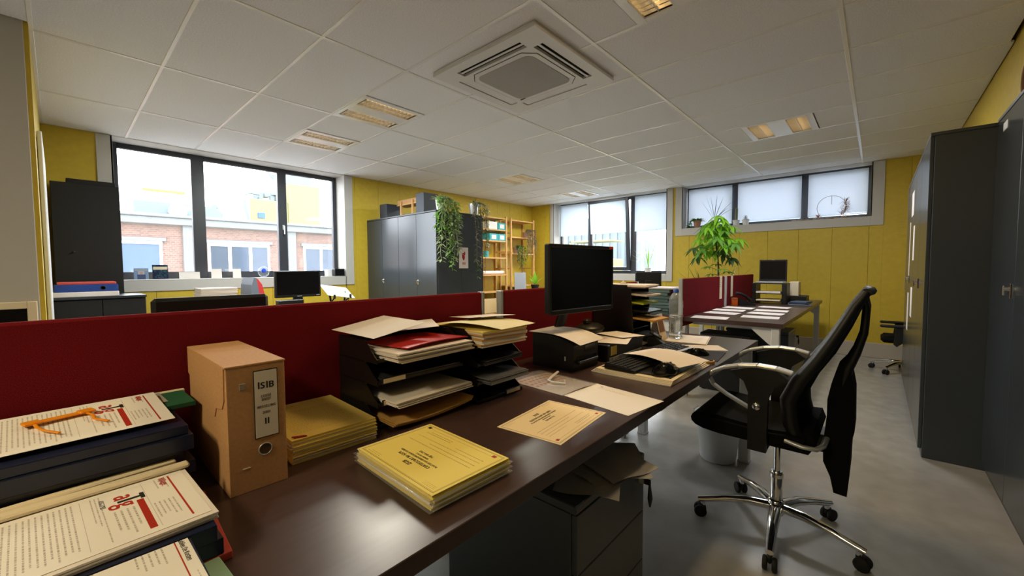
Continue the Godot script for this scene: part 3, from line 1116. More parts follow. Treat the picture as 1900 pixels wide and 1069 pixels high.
# ---------------------------------------------------------------- furniture
func cabinet(label: String, at: Vector3, turn: float, size: Vector3, doors: Array, handle_y: float, group := "", fronts := "dark cabinet front") -> Node3D:
	# local: width along x, front faces +z, origin at the middle of the back edge on the floor; doors are [x0, x1, handle x]
	var o := thing("cabinet", label, "cabinet", at, turn, group)
	var s := mb()
	span(s, Vector3(-size.x / 2, 0.0, 0), Vector3(size.x / 2, size.y - 0.022, size.z - 0.02), 0.003)
	part("body", s, M["dark cabinet"], o)
	s = mb()
	span(s, Vector3(-size.x / 2, size.y - 0.022, 0), Vector3(size.x / 2, size.y, size.z), 0.003)
	part("top", s, M["dark cabinet"], o)
	for d in doors:
		s = mb()
		span(s, Vector3(d[0] + 0.0015, 0.06, size.z - 0.019), Vector3(d[1] - 0.0015, size.y - 0.026, size.z), 0.002)
		var dn := part("door", s, M[fronts], o)
		if d.size() > 2:
			s = mb()
			box(s, Vector3(d[2], handle_y, size.z + 0.003), Vector3(0.03, 0.075, 0.006), 0.0028)
			tube(s, [Vector3(d[2], handle_y + 0.01, size.z), Vector3(d[2], handle_y + 0.01, size.z + 0.022)], 0.011, 10)
			box(s, Vector3(d[2], handle_y + 0.002, size.z + 0.024), Vector3(0.012, 0.05, 0.008), 0.003)
			part("handle", s, M["chrome"], dn)
	return o


func build_cabinets():
	# tall cabinets along the right wall
	var ca := cabinet("tall dark cabinet standing forward, with papers stuck on its doors", Vector3(0.597, 0, -4.347), -90, Vector3(1.2, 2.105, 0.368), [[-0.6, 0.0], [0.0, 0.6, 0.07]], 1.13, "tall dark cabinets")
	cabinet("tall dark cabinet beyond the paper covered doors, nearest the far wall", Vector3(0.597, 0, -5.55), -90, Vector3(1.2, 2.105, 0.368), [[-0.6, 0.0], [0.0, 0.6, 0.07]], 1.13, "tall dark cabinets")
	for k in 4:
		cabinet(["tall dark cabinet at the right edge, with a key in its lock", "built in tall dark cabinet beside the camera", "built in tall dark cabinet behind the camera", "built in tall dark cabinet farthest behind the camera"][k], Vector3(0.97, 0, -3.145 + k * 1.2), -90, Vector3(1.196, 2.12, 0.465), [[-0.598, 0.0, -0.07], [0.0, 0.598]], 1.13, "built in tall dark cabinets")
	var s := mb()
	box(s, Vector3(0, 0, 0), Vector3(0.002, 0.045, 0.10), 0.0)
	solo("label_plate", s, M["white plastic"], "small white label at the top of the right edge cabinet", "label", Vector3(0.5035, 2.03, -3.52))
	# papers stuck on the doors of the forward cabinet
	var sheets := [[1.83, -5.30, 0.22, 0.30], [1.40, -5.56, 0.56, 0.10], [1.46, -5.0, 0.30, 0.17], [0.82, -5.52, 0.36, 0.20], [0.94, -5.04, 0.26, 0.21]]
	var words := ["topmost pale sheet stuck on the tall cabinet front", "long narrow sheet stuck at the far side of the cabinet front", "sheet stuck just below the topmost one on the cabinet front", "lowest sheet stuck at the far side of the cabinet front", "white sheet stuck below the lock on the cabinet front"]
	for k in 5:
		var r = sheets[k]
		s = mb()
		box(s, Vector3.ZERO, Vector3(0.0012, r[2], r[3]))
		solo("pinned_sheet", s, M["paper"], words[k], "paper", Vector3(0.2285, r[0], r[1]), 0, "sheets stuck on the cabinet")
	# dried branches hanging at the far corner of the cabinet
	var o := thing("dried_garland", "wispy dried garland hanging at the far corner of the tall cabinet", "dried plant", Vector3(0.2, 1.0, -6.18))
	rng.seed = 71
	for k in 8:
		s = mb()
		var y: float = [0.02, 0.08, 0.50, 0.56, 0.62, 0.70, 0.78, 0.86][k]
		var p0 := Vector3(0.03, y, 0)
		for q in 7:
			leaf(s, p0 + Vector3(0, rng.randf_range(-0.04, 0.04), rng.randf_range(-0.02, 0.02)), Vector3(-1, rng.randf_range(-0.3, 0.6), rng.randf_range(-0.5, 0.3)), Vector3.UP, rng.randf_range(0.04, 0.15), 0.004, 0.12, 3)
		part("twig", s, M["dried"], o)
	s = mb()
	tube(s, [Vector3(0.03, 0.0, 0), Vector3(0.035, 0.5, 0), Vector3(0.03, 1.1, 0)], 0.006, 6)
	part("cord", s, M["dried"], o)
	# wicker wreath handle on top of the near cabinets
	s = mb()
	var ring := []
	for k in 25:
		var a := TAU * k / 24.0
		ring.append(Vector3(0, 0.10 + 0.085 * cos(a), 0.085 * sin(a)))
	tube(s, ring, 0.014, 8)
	solo("wicker_ring", s, mat("wicker", Color(0.42, 0.29, 0.16), 0.8), "brown wicker ring on top of the right edge cabinet", "wicker ring", Vector3(0.55, 2.12, -3.36))
	# grey cabinets by the left wall: two in front, two behind
	for k in 2:
		var x := -5.645 if k == 0 else -4.757
		cabinet(["grey steel cabinet against the yellow wall beside the clear window", "grey steel cabinet at the aisle with plants on top"][k], Vector3(x, 0, -3.755), 0, Vector3(0.886, 2.03, 0.425), [[-0.443, 0.0], [0.0, 0.443, 0.03]], 1.075, "grey steel cabinets")
		cabinet(["grey steel cabinet standing behind, back to back, by the wall", "grey steel cabinet back to back behind the aisle cabinet"][k], Vector3(x, 0, -3.757), 180, Vector3(0.886, 2.03, 0.425), [[-0.443, 0.0], [0.0, 0.443, 0.03]], 1.075, "grey steel cabinets")
	# poster on the cabinet's side
	var p := thing("poster", "small white poster with a red figure on the dark cabinet side", "poster", Vector3(-4.3125, 1.26, -3.80))
	s = mb()
	sheet(s, 0.17, 0.29, 0.001, null, 1, 1, Transform3D(Basis(Vector3.UP, PI / 2) * Basis(Vector3.RIGHT, PI / 2), Vector3(0.0, 0.145, 0)))
	part("print", s, M["print poster"], p)
	# dark cupboards in the left corner
	s = mb()
	var c := thing("tall_cupboard", "tall black cupboard in the left corner beside the clear window", "cabinet", Vector3(-5.93, 0, -0.21))
	span(s, Vector3(-0.15, 0, -0.245), Vector3(0.16, 2.10, 0.225), 0.004)
	part("body", s, M["matt black"], c)
	s = mb()
	span(s, Vector3(0.16, 0.05, -0.243), Vector3(0.178, 2.095, 0.223), 0.003)
	part("door", s, M["matt black"], c)
	s = mb()
	tube(s, [Vector3(0.178, 1.44, 0.09), Vector3(0.20, 1.44, 0.09)], 0.008, 8)
	part("knob", s, M["chrome"], c)
	s = mb()
	span(s, Vector3(-0.17, 0, -0.17), Vector3(0.1, 0.045, 0.17), 0.003)
	solo("flat_box", s, M["matt black"], "flat black box lying on top of the tall black cupboard", "box", Vector3(-5.9, 2.10, -0.26))
	c = thing("low_cupboard", "low black cupboard with binders on it in the left corner", "cabinet", Vector3(-5.5, 0, -0.265))
	s = mb()
	span(s, Vector3(-0.24, 0, -0.30), Vector3(0.22, 1.0, 0.30), 0.004)
	part("body", s, M["matt black"], c)
	s = mb()
	span(s, Vector3(-0.245, 1.0, -0.305), Vector3(0.25, 1.022, 0.305), 0.003)
	part("top", s, M["dark cabinet"], c)
	s = mb()
	for k in 2:
		span(s, Vector3(0.22, 0.06, -0.295 + k * 0.297), Vector3(0.24, 0.99, -0.002 + k * 0.297), 0.003)
	part("door", s, M["matt black"], c)
	# binders on it
	binder("white cardboard folder under the blue binder", Vector3(-5.4, 1.022, -0.17), Vector3(0.26, 0.045, 0.42), M["paper"], false)
	binder("blue lever arch binder with a finger hole on the low cupboard", Vector3(-5.41, 1.067, -0.175), Vector3(0.27, 0.065, 0.40), M["blue card"], true)
	binder("thin red folder lying on the blue binder", Vector3(-5.42, 1.132, -0.18), Vector3(0.25, 0.022, 0.37), M["pink card"], false)


func binder(label: String, at: Vector3, size: Vector3, m: Material, hole: bool):
	var o := thing("binder", label, "binder", at)
	var s := mb()
	box(s, Vector3(0, size.y / 2, 0), size, 0.004)
	part("cover", s, m, o)
	s = mb()
	box(s, Vector3(-0.01, size.y / 2, 0), Vector3(size.x - 0.006, size.y * 0.7, size.z + 0.002))
	part("paper_block", s, M["paper"], o)
	if hole:
		s = mb()
		lathe(s, [Vector2(0.0, 0.0), Vector2(0.013, 0.0), Vector2(0.017, 0.002), Vector2(0.019, 0.0)], 16, Transform3D(Basis(Vector3.BACK, -PI / 2), Vector3(size.x / 2, size.y / 2, -size.z / 2 + 0.1)))
		part("finger_ring", s, M["matt black"], o)


func desk(label: String, x_front: float, x_back: float, z0: float, z1: float, group := "dark wood desks", skip := []):
	var x0 := minf(x_front, x_back)
	var x1 := maxf(x_front, x_back)
	var zc := (z0 + z1) / 2
	var lz := absf(z0 - z1)
	var o := thing("desk", label, "desk", Vector3((x0 + x1) / 2, 0, zc), 0, group)
	var hx := (x1 - x0) / 2
	var s := mb()
	box(s, Vector3(0, DESK - 0.019, 0), Vector3(2 * hx, 0.038, lz), 0.0015)
	part("desktop", s, M["desk wood"], o)
	for sg in [-1.0, 1.0]:
		s = mb()
		box(s, Vector3(0, DESK - 0.058, sg * (lz / 2 - 0.16)), Vector3(2 * hx - 0.08, 0.04, 0.05), 0.003)
		part("cross_rail", s, M["grey frame"], o)
		for sx in [-1.0, 1.0]:
			if [sx, sg] in skip: continue
			s = mb()
			var cx: float = sx * (hx - 0.055)
			var cz: float = sg * (lz / 2 - 0.045)
			box(s, Vector3(cx, (DESK - 0.038) / 2, cz), Vector3(0.06, DESK - 0.038, 0.055), 0.004)
			box(s, Vector3(cx, 0.008, cz), Vector3(0.066, 0.016, 0.06), 0.003)
			part("leg", s, M["grey frame"], o)
			s = mb()
			var tri_p := [Vector2(0, 0), Vector2(-0.16, 0), Vector2(-0.14, -0.03), Vector2(-0.02, -0.14), Vector2(0, -0.15)]
			prism(s, tri_p, 0.03, Transform3D(Basis.from_scale(Vector3(sx, 1, 1)), Vector3(cx - sx * 0.03, DESK - 0.039, cz)))
			part("gusset", s, M["grey frame"], o)
	s = mb()
	for sx in [-1.0, 1.0]:
		box(s, Vector3(sx * (hx - 0.12), DESK - 0.058, 0), Vector3(0.04, 0.039, lz - 0.38), 0.003)
	part("long_rail", s, M["grey frame"], o)


func partition(label: String, z0: float, z1: float):
	var o := thing("desk_partition", label, "partition", Vector3(-1.37, 0, (z0 + z1) / 2), 0, "red fabric partitions")
	var lz := absf(z1 - z0)
	var s := mb()
	box(s, Vector3(0, 0.925, 0), Vector3(0.032, 0.45, lz - 0.036), 0.006)
	part("fabric_panel", s, M["red fabric"], o)
	for sg in [-1.0, 1.0]:
		s = mb()
		box(s, Vector3(0, 0.925, sg * (lz / 2 - 0.009)), Vector3(0.034, 0.452, 0.018), 0.003)
		part("end_profile", s, M["aluminium"], o)
		s = mb()
		box(s, Vector3(0, 0.35, sg * (lz / 2 - 0.2)), Vector3(0.026, 0.70, 0.04), 0.003)
		part("support_post", s, M["grey frame"], o)


func pedestal(label: String, at: Vector3) -> Node3D:
	# front towards +x; at = front middle on the floor
	var o := thing("drawer_pedestal", label, "drawer unit", at, 0, "drawer pedestals")
	var s := mb()
	span(s, Vector3(-0.56, 0.03, -0.218), Vector3(-0.02, 0.572, 0.218), 0.003)
	part("body", s, M["dark cabinet"], o)
	s = mb()
	span(s, Vector3(-0.57, 0.574, -0.222), Vector3(0.0, 0.60, 0.222), 0.003)
	part("top", s, M["dark cabinet"], o)
	for k in 3:
		s = mb()
		span(s, Vector3(-0.018, 0.04 + k * 0.178, -0.217), Vector3(0.0, 0.215 + k * 0.178, 0.217), 0.002)
		part("drawer", s, M["dark cabinet"], o)
	s = mb()
	lathe(s, [Vector2(0.0, 0.014), Vector2(0.012, 0.014), Vector2(0.013, 0.0)], 12, Transform3D(Basis(Vector3.BACK, -PI / 2), Vector3(0, 0.515, -0.19)))
	part("lock", s, M["aluminium"], o)
	s = mb()
	box(s, Vector3(0.024, 0.515, -0.19), Vector3(0.028, 0.022, 0.004), 0.001)
	tube(s, [Vector3(0.034, 0.505, -0.19), Vector3(0.036, 0.46, -0.19), Vector3(0.036, 0.43, -0.19)], [0.004, 0.009, 0.003], 6)
	part("key", s, M["black plastic"], o)
	for sx in [-0.5, -0.08]:
		for sz in [-0.17, 0.17]:
			s = mb()
			lathe(s, [Vector2(0, -0.012), Vector2(0.015, -0.012), Vector2(0.015, 0.012), Vector2(0, 0.012)], 10, Transform3D(Basis(Vector3.RIGHT, PI / 2), Vector3(sx, 0.015, sz)))
			part("castor", s, M["black plastic"], o)
	return o


func build_desks():
	desk("dark wood desk in the foreground covered with paperwork", -0.555, -1.35, 0.235, -1.372, "dark wood desks", [[1.0, -1.0]])
	desk("dark wood desk with the black monitor and keyboard", -0.555, -1.35, -1.376, -2.972, "dark wood desks", [[1.0, 1.0], [-1.0, 1.0]])
	desk("dark wood desk beyond the gap with rows of sheets laid out", -0.56, -1.35, -3.93, -5.51, "dark wood desks", [[-1.0, 1.0], [1.0, -1.0]])
	desk("dark wood desk at the far wall with the laptop stand", -0.56, -1.35, -5.514, -7.1, "dark wood desks", [[1.0, 1.0]])
	desk("desk on the other side of the long red partition", -1.39, -2.19, 0.235, -1.372, "desks behind the partitions")
	desk("desk behind the partition next to the black monitor", -1.39, -2.19, -1.376, -2.972, "desks behind the partitions")
	desk("desk behind the far partition under the leafy tree", -1.39, -2.19, -3.93, -5.51, "desks behind the partitions")
	desk("desk behind the farthest partition carrying the plant pots", -1.39, -2.19, -5.514, -7.1, "desks behind the partitions")
	desk("desk near the clear window carrying a black monitor", -4.5, -5.3, -0.72, -2.85, "desks near the window")
	partition("long red fabric partition behind the archive box", 0.245, -1.32)
	partition("red fabric partition behind the black monitor", -1.43, -2.96)
	partition("red fabric partition with a paper strip, beside the water bottle", -3.89, -5.33)
	partition("red fabric partition nearest the far wall", -5.40, -6.84)
	pedestal("dark drawer pedestal under the foreground desk with papers on top", Vector3(-0.60, 0, -1.15))
	pedestal("dark drawer pedestal under the far desk", Vector3(-0.64, 0, -5.05))
	var s := mb()
	var o := thing("computer_tower", "dark computer tower on the floor under the far desk", "computer", Vector3(-1.12, 0, -4.55))
	box(s, Vector3(0, 0.30, 0), Vector3(0.46, 0.58, 0.26), 0.006)
	part("case", s, M["black plastic"], o)
	s = mb()
	for k in 4:
		box(s, Vector3(-0.19 + 0.38 * (k % 2), 0.006, -0.1 + 0.2 * (k / 2)), Vector3(0.04, 0.012, 0.03), 0.002)
	part("foot", s, M["matt black"], o)
	s = mb()
	box(s, Vector3(0.231, 0.46, 0), Vector3(0.004, 0.12, 0.16), 0.001)
	part("front_panel", s, M["screen"], o)


func chair_arm(o: Node3D, z: float):
	var s := mb()
	# black body of the arm: a T profile in side view
	prism(s, [Vector2(-0.145, 0.80), Vector2(-0.09, 0.765), Vector2(-0.072, 0.72), Vector2(-0.07, 0.47), Vector2(0.0, 0.47), Vector2(0.002, 0.70), Vector2(0.02, 0.75), Vector2(0.075, 0.795), Vector2(0.03, 0.825), Vector2(-0.06, 0.828)], 0.035, Transform3D(Basis(), Vector3(0, 0, z)))
	var body := part("arm_post", s, M["black plastic"], o)
	s = mb()
	var arc := []
	for p in [Vector2(-0.235, 0.765), Vector2(-0.215, 0.787), Vector2(-0.17, 0.81), Vector2(-0.11, 0.828), Vector2(-0.04, 0.837), Vector2(0.03, 0.834), Vector2(0.085, 0.822)]:
		arc.append(Vector3(p.x, p.y, z))
	for k in arc.size() - 1:
		var a: Vector3 = arc[k]; var b: Vector3 = arc[k + 1]
		var d := b - a
		box(s, Vector3.ZERO, Vector3(d.length() + 0.004, 0.014, 0.05), 0.004, Transform3D(Basis(Vector3.BACK, atan2(d.y, d.x)), (a + b) / 2))
	part("arm_cap", s, M["aluminium"], body)
	s = mb()
	var strap := [Vector3(-0.235, 0.762, z), Vector3(-0.215, 0.725, z), Vector3(-0.16, 0.69, z), Vector3(-0.07, 0.648, z)]
	for k in strap.size() - 1:
		var a: Vector3 = strap[k]; var b: Vector3 = strap[k + 1]
		var d := b - a
		box(s, Vector3.ZERO, Vector3(d.length() + 0.004, 0.012, 0.028), 0.003, Transform3D(Basis(Vector3.BACK, atan2(d.y, d.x)), (a + b) / 2))
	part("arm_strap", s, M["aluminium"], body)
	s = mb()
	var sg := signf(z)
	lathe(s, [Vector2(0.0, 0.016), Vector2(0.013, 0.014), Vector2(0.017, 0.008), Vector2(0.017, 0.0)], 14, Transform3D(Basis(Vector3.RIGHT, sg * PI / 2), Vector3(-0.038, 0.665, z + sg * 0.0175)))
	part("knob", s, M["chrome"], body)


func star_base(o: Node3D, angles: Array, reach: float):
	var s := mb()
	lathe(s, [Vector2(0, 0.155), Vector2(0.026, 0.155), Vector2(0.034, 0.145), Vector2(0.040, 0.10), Vector2(0.034, 0.085), Vector2(0, 0.085)], 18)
	part("hub", s, M["chrome"], o)
	for a in angles:
		var d := Vector3(cos(a), 0, sin(a))
		s = mb()
		tube(s, [d * 0.02 + Vector3(0, 0.118, 0), d * 0.12 + Vector3(0, 0.122, 0), d * (reach * 0.7) + Vector3(0, 0.108, 0), d * (reach - 0.01) + Vector3(0, 0.088, 0), d * (reach + 0.022) + Vector3(0, 0.082, 0)], [0.027, 0.025, 0.020, 0.017, 0.015], 10, 0.8)
		tube(s, [d * reach + Vector3(0, 0.085, 0), d * reach + Vector3(0, 0.058, 0)], 0.012, 8)
		var lg := part("base_leg", s, M["chrome"], o)
		s = mb()
		var side := d.cross(Vector3.UP)
		for sg in [-1.0, 1.0]:
			lathe(s, [Vector2(0, -0.009), Vector2(0.024, -0.009), Vector2(0.029, -0.005), Vector2(0.029, 0.005), Vector2(0.024, 0.009), Vector2(0, 0.009)], 16, Transform3D(Basis(side, Vector3.UP, side.cross(Vector3.UP)).orthonormalized() * Basis(Vector3.BACK, PI / 2), d * (reach + 0.012) + Vector3(0, 0.029, 0) + side * 0.017 * sg))
		box(s, Vector3.ZERO, Vector3(0.036, 0.03, 0.014), 0.005, Transform3D(Basis(side.cross(Vector3.UP), Vector3.UP, side).orthonormalized(), d * (reach + 0.006) + Vector3(0, 0.047, 0)))
		part("caster", s, M["matt black"], lg)


func build_chairs():
	# big mesh back chair; local x towards the back rest, origin under the column
	var o := thing("office_chair", "black mesh back office chair with silver armrests and chrome star base", "chair", Vector3(-0.33, 0, -2.25))
	star_base(o, [atan2(0.07, 0.32), atan2(0.11, -0.305), atan2(0.31, 0.03), atan2(-0.25, 0.17), atan2(-0.26, -0.21)], 0.315)
	var s := mb()
	lathe(s, [Vector2(0.025, 0.15), Vector2(0.025, 0.285), Vector2(0.022, 0.29), Vector2(0.0, 0.29)], 16)
	lathe(s, [Vector2(0.029, 0.262), Vector2(0.029, 0.278), Vector2(0.022, 0.28)], 16)
	lathe(s, [Vector2(0.0145, 0.28), Vector2(0.0145, 0.44), Vector2(0, 0.44)], 14)
	part("gas_column", s, M["chrome"], o)
	s = mb()
	box(s, Vector3(0.0, 0.455, 0), Vector3(0.20, 0.05, 0.17), 0.012)
	box(s, Vector3(0.13, 0.47, 0), Vector3(0.16, 0.05, 0.10), 0.012)
	box(s, Vector3(-0.035, 0.487, 0), Vector3(0.075, 0.02, 0.52), 0.004)
	part("mechanism", s, M["matt black"], o)
	s = mb()
	var seat := [Vector2(0.14, 0.485), Vector2(-0.20, 0.485), Vector2(-0.27, 0.492), Vector2(-0.305, 0.503), Vector2(-0.322, 0.518), Vector2(-0.326, 0.535), Vector2(-0.318, 0.553), Vector2(-0.30, 0.566), Vector2(-0.27, 0.573), Vector2(-0.22, 0.572), Vector2(-0.15, 0.565), Vector2(0.0, 0.556), Vector2(0.15, 0.57), Vector2(0.165, 0.53)]
	prism(s, seat, 0.44, Transform3D())
	prism(s, [Vector2(0.12, 0.495), Vector2(-0.20, 0.495), Vector2(-0.29, 0.515), Vector2(-0.28, 0.555), Vector2(0.0, 0.545), Vector2(0.13, 0.555)], 0.48, Transform3D())
	part("seat", s, M["black mesh"], o)
	s = mb()
	box(s, Vector3(-0.12, 0.478, 0), Vector3(0.26, 0.016, 0.36), 0.006)
	part("seat_pan", s, M["black plastic"], o)
	chair_arm(o, 0.262)
	chair_arm(o, -0.262)
	# back rest: a curved mesh sheet in a frame
	var prof := [Vector2(0.095, 0.515), Vector2(0.078, 0.60), Vector2(0.08, 0.70), Vector2(0.115, 0.785), Vector2(0.172, 0.885), Vector2(0.222, 1.0), Vector2(0.258, 1.10), Vector2(0.284, 1.158)]
	var hw := [0.19, 0.215, 0.225, 0.225, 0.22, 0.205, 0.185, 0.165]
	var fwd := [0.02, 0.035, 0.045, 0.045, 0.04, 0.032, 0.022, 0.015]
	s = mb()
	var nseg := 10
	var grid := []
	for i in prof.size():
		var row := []
		for j in nseg + 1:
			var u := -1.0 + 2.0 * j / nseg
			row.append(Vector3(prof[i].x + 0.028 - fwd[i] * u * u, prof[i].y, u * hw[i]))
		grid.append(row)
	for lay in [0.0, 0.008]:
		for i in prof.size() - 1:
			for j in nseg:
				var off := Vector3(lay, 0, 0)
				var a: Vector3 = grid[i][j] + off; var b: Vector3 = grid[i][j + 1] + off; var c: Vector3 = grid[i + 1][j + 1] + off; var d: Vector3 = grid[i + 1][j] + off
				var n := (c - a).cross(d - b).normalized()
				if (n.x > 0) == (lay == 0.0): n = -n
				tri(s, a, b, c, n, n, n); tri(s, a, c, d, n, n, n)
	part("backrest_mesh", s, M["black mesh"], o)
	s = mb()
	for e in [0, nseg]:
		var pts := []
		for i in prof.size(): pts.append(grid[i][e] + Vector3(0.004, 0, 0))
		tube(s, pts, [0.024, 0.03, 0.032, 0.030, 0.026, 0.022, 0.02, 0.016], 8)
	var topbar := []
	for j in nseg + 1: topbar.append(grid[prof.size() - 1][j] + Vector3(0.004, 0, 0))
	tube(s, topbar, 0.016, 8)
	var lowbar := []
	for j in nseg + 1: lowbar.append(grid[0][j] + Vector3(0.004, 0, 0))
	tube(s, lowbar, 0.022, 8)
	part("backrest_frame", s, M["black plastic"], o)
	s = mb()
	for sg in [-1.0, 1.0]:
		s = mb()
		tube(s, [Vector3(0.29, 1.155, sg * 0.10), Vector3(0.302, 1.09, sg * 0.10), Vector3(0.297, 0.99, sg * 0.095), Vector3(0.275, 0.905, sg * 0.09), Vector3(0.25, 0.84, sg * 0.085), Vector3(0.235, 0.76, sg * 0.08)], [0.012, 0.013, 0.014, 0.016, 0.02, 0.02], 8)
		part("back_spine", s, M["black plastic"], o)
	s = mb()
	prism(s, [Vector2(0.215, 0.83), Vector2(0.20, 0.77), Vector2(0.188, 0.70), Vector2(0.188, 0.63), Vector2(0.178, 0.51), Vector2(0.18, 0.43), Vector2(0.205, 0.37), Vector2(0.218, 0.305), Vector2(0.262, 0.302), Vector2(0.268, 0.40), Vector2(0.27, 0.53), Vector2(0.279, 0.58), Vector2(0.276, 0.74), Vector2(0.262, 0.82), Vector2(0.24, 0.865)], 0.2, Transform3D())
	part("lumbar_cover", s, M["black mesh"], o)
	s = mb()
	tube(s, [Vector3(0.06, 0.530, 0.235), Vector3(0.12, 0.522, 0.245), Vector3(0.165, 0.520, 0.235), Vector3(0.185, 0.524, 0.19), Vector3(0.19, 0.53, 0.10)], 0.012, 8, 0.8)
	part("lever", s, M["aluminium"], o)
	s = mb()
	box(s, Vector3(0.16, 0.505, 0), Vector3(0.12, 0.05, 0.14), 0.01)
	part("back_bracket", s, M["black plastic"], o)
	# second chair, almost hidden behind the tall cabinet
	o = thing("office_chair", "black armchair on a chrome star base, mostly hidden behind the tall cabinet", "chair", Vector3(0.27, 0, -6.63))
	star_base(o, [2.15, 2.15 + TAU / 5, 2.15 + 2 * TAU / 5, 2.15 + 3 * TAU / 5, 2.15 + 4 * TAU / 5], 0.29)
	s = mb()
	lathe(s, [Vector2(0.025, 0.15), Vector2(0.025, 0.28), Vector2(0.015, 0.285), Vector2(0.015, 0.37), Vector2(0, 0.37)], 14)
	part("gas_column", s, M["chrome"], o)
	s = mb()
	box(s, Vector3(0, 0.40, 0), Vector3(0.44, 0.07, 0.44), 0.03)
	part("seat", s, M["black mesh"], o)
	s = mb()
	box(s, Vector3(0.21, 0.66, 0.0), Vector3(0.05, 0.46, 0.42), 0.02)
	part("backrest", s, M["black mesh"], o)
	for sg in [-1.0, 1.0]:
		s = mb()
		box(s, Vector3(-0.08, 0.565, sg * 0.235), Vector3(0.30, 0.03, 0.075), 0.012)
		part("armrest", s, M["black plastic"], o)
		s = mb()
		prism(s, [Vector2(-0.03, 0.555), Vector2(0.05, 0.555), Vector2(0.03, 0.38), Vector2(-0.02, 0.33), Vector2(-0.05, 0.36)], 0.03, Transform3D(Basis(), Vector3(-0.06, 0, sg * 0.235)))
		part("arm_post", s, M["black plastic"], o)
	# red and grey chair by the window
	o = thing("fabric_chair", "small red and grey office chair near the clear window", "chair", Vector3(-5.62, 0, -1.62))
	star_base(o, [0.3, 0.3 + TAU / 5, 0.3 + 2 * TAU / 5, 0.3 + 3 * TAU / 5, 0.3 + 4 * TAU / 5], 0.27)
	s = mb()
	lathe(s, [Vector2(0.025, 0.15), Vector2(0.025, 0.40), Vector2(0, 0.40)], 14)
	part("gas_column", s, M["chrome"], o)
	s = mb()
	box(s, Vector3(0, 0.45, 0), Vector3(0.44, 0.08, 0.42), 0.03)
	part("seat", s, M["red fabric"], o)
	s = mb()
	var cush := [Vector2(-0.02, 0.66), Vector2(-0.11, 0.66), Vector2(-0.12, 0.9), Vector2(-0.09, 1.10), Vector2(-0.03, 1.17), Vector2(0.03, 1.13), Vector2(0.045, 1.0)]
	prism(s, [Vector2(0.03, 0.66), Vector2(0.09, 0.66), Vector2(0.09, 0.9), Vector2(0.055, 1.08), Vector2(0.01, 1.15), Vector2(-0.03, 1.16)], 0.40, Transform3D(Basis(Vector3.UP, PI / 2), Vector3(0, 0, 0.06)))
	part("back_cushion", s, mat("coral fabric", Color(0.80, 0.22, 0.22), 0.9), o)
	s = mb()
	prism(s, [Vector2(0.03, 0.62), Vector2(-0.05, 0.62), Vector2(-0.065, 0.9), Vector2(-0.055, 1.08), Vector2(-0.03, 1.165), Vector2(-0.005, 1.16), Vector2(0.03, 0.9)], 0.42, Transform3D(Basis(Vector3.UP, PI / 2), Vector3(0, 0, 0.06)))
	part("back_shell", s, mat("grey shell", Color(0.42, 0.45, 0.50), 0.6), o)
	s = mb()
	box(s, Vector3(0, 0.52, 0.08), Vector3(0.06, 0.24, 0.03), 0.005)
	part("back_bar", s, M["matt black"], o)
	# waste bin beside the desk
	o = thing("waste_bin", "white round plastic waste bin with a liner under the desk end", "bin", Vector3(-0.75, 0, -2.86))
	s = mb()
	lathe(s, [Vector2(0, 0.0), Vector2(0.098, 0.0), Vector2(0.105, 0.008), Vector2(0.138, 0.28), Vector2(0.145, 0.285), Vector2(0.145, 0.30), Vector2(0.132, 0.30), Vector2(0.10, 0.02), Vector2(0, 0.02)], 28)
	part("bucket", s, M["bin plastic"], o)
	s = mb()
	rng.seed = 5
	for k in 20:
		var a0 := TAU * k / 20.0
		var a1 := TAU * (k + 1) / 20.0
		var h0 := 0.02 + 0.02 * sin(k * 1.7)
		var h1 := 0.02 + 0.02 * sin((k + 1) * 1.7)
		if k == 19: h1 = 0.02
		var n := Vector3(cos(a0), 0.2, sin(a0)).normalized()
		quad(s, Vector3(cos(a0) * 0.147, 0.24 + h0, sin(a0) * 0.147), Vector3(cos(a1) * 0.147, 0.24 + h1, sin(a1) * 0.147), Vector3(cos(a1) * 0.149, 0.305 + h1 * 0.4, sin(a1) * 0.149), Vector3(cos(a0) * 0.149, 0.305 + h0 * 0.4, sin(a0) * 0.149), n)
	part("liner", s, M["clear film"], o)


# ---------------------------------------------------------------- paper and desk things
func paper(label: String, at: Vector3, yaw: float, w: float, l: float, m: Material, group := "", bend = null, tilt := Vector2.ZERO, cat := "paper", thick := 0.0006) -> MeshInstance3D:
	var s := mb()
	sheet(s, w, l, thick, bend, 8 if bend != null else 1, 8 if bend != null else 1)
	var o := solo("paper_sheet", s, m, label, cat, at, yaw, group)
	o.rotation_degrees = Vector3(tilt.x, yaw, tilt.y)
	return o


func paper_stack(label: String, at: Vector3, yaw: float, w: float, l: float, n: int, each: float, m: Material, top: Material, spread: float, seed_: int, group := "", edge_alt: Material = null) -> Node3D:
	var o := thing("paper_stack", label, "paper stack", at, yaw, group)
	var r := RandomNumberGenerator.new()
	r.seed = seed_
	for k in n:
		var s := mb()
		var t := Transform3D(Basis(Vector3.UP, r.randf_range(-1, 1) * spread * 1.2), Vector3(r.randf_range(-1, 1) * spread, k * each, r.randf_range(-1, 1) * spread))
		if k == n - 1:
			sheet(s, w, l, each, null, 1, 1, t)
			part("top_sheet", s, top, o)
		else:
			sheet(s, w, l, each * 0.96, null, 1, 1, t)
			part("sheet_bundle", s, edge_alt if edge_alt and k % 3 == 1 else m, o)
	return o


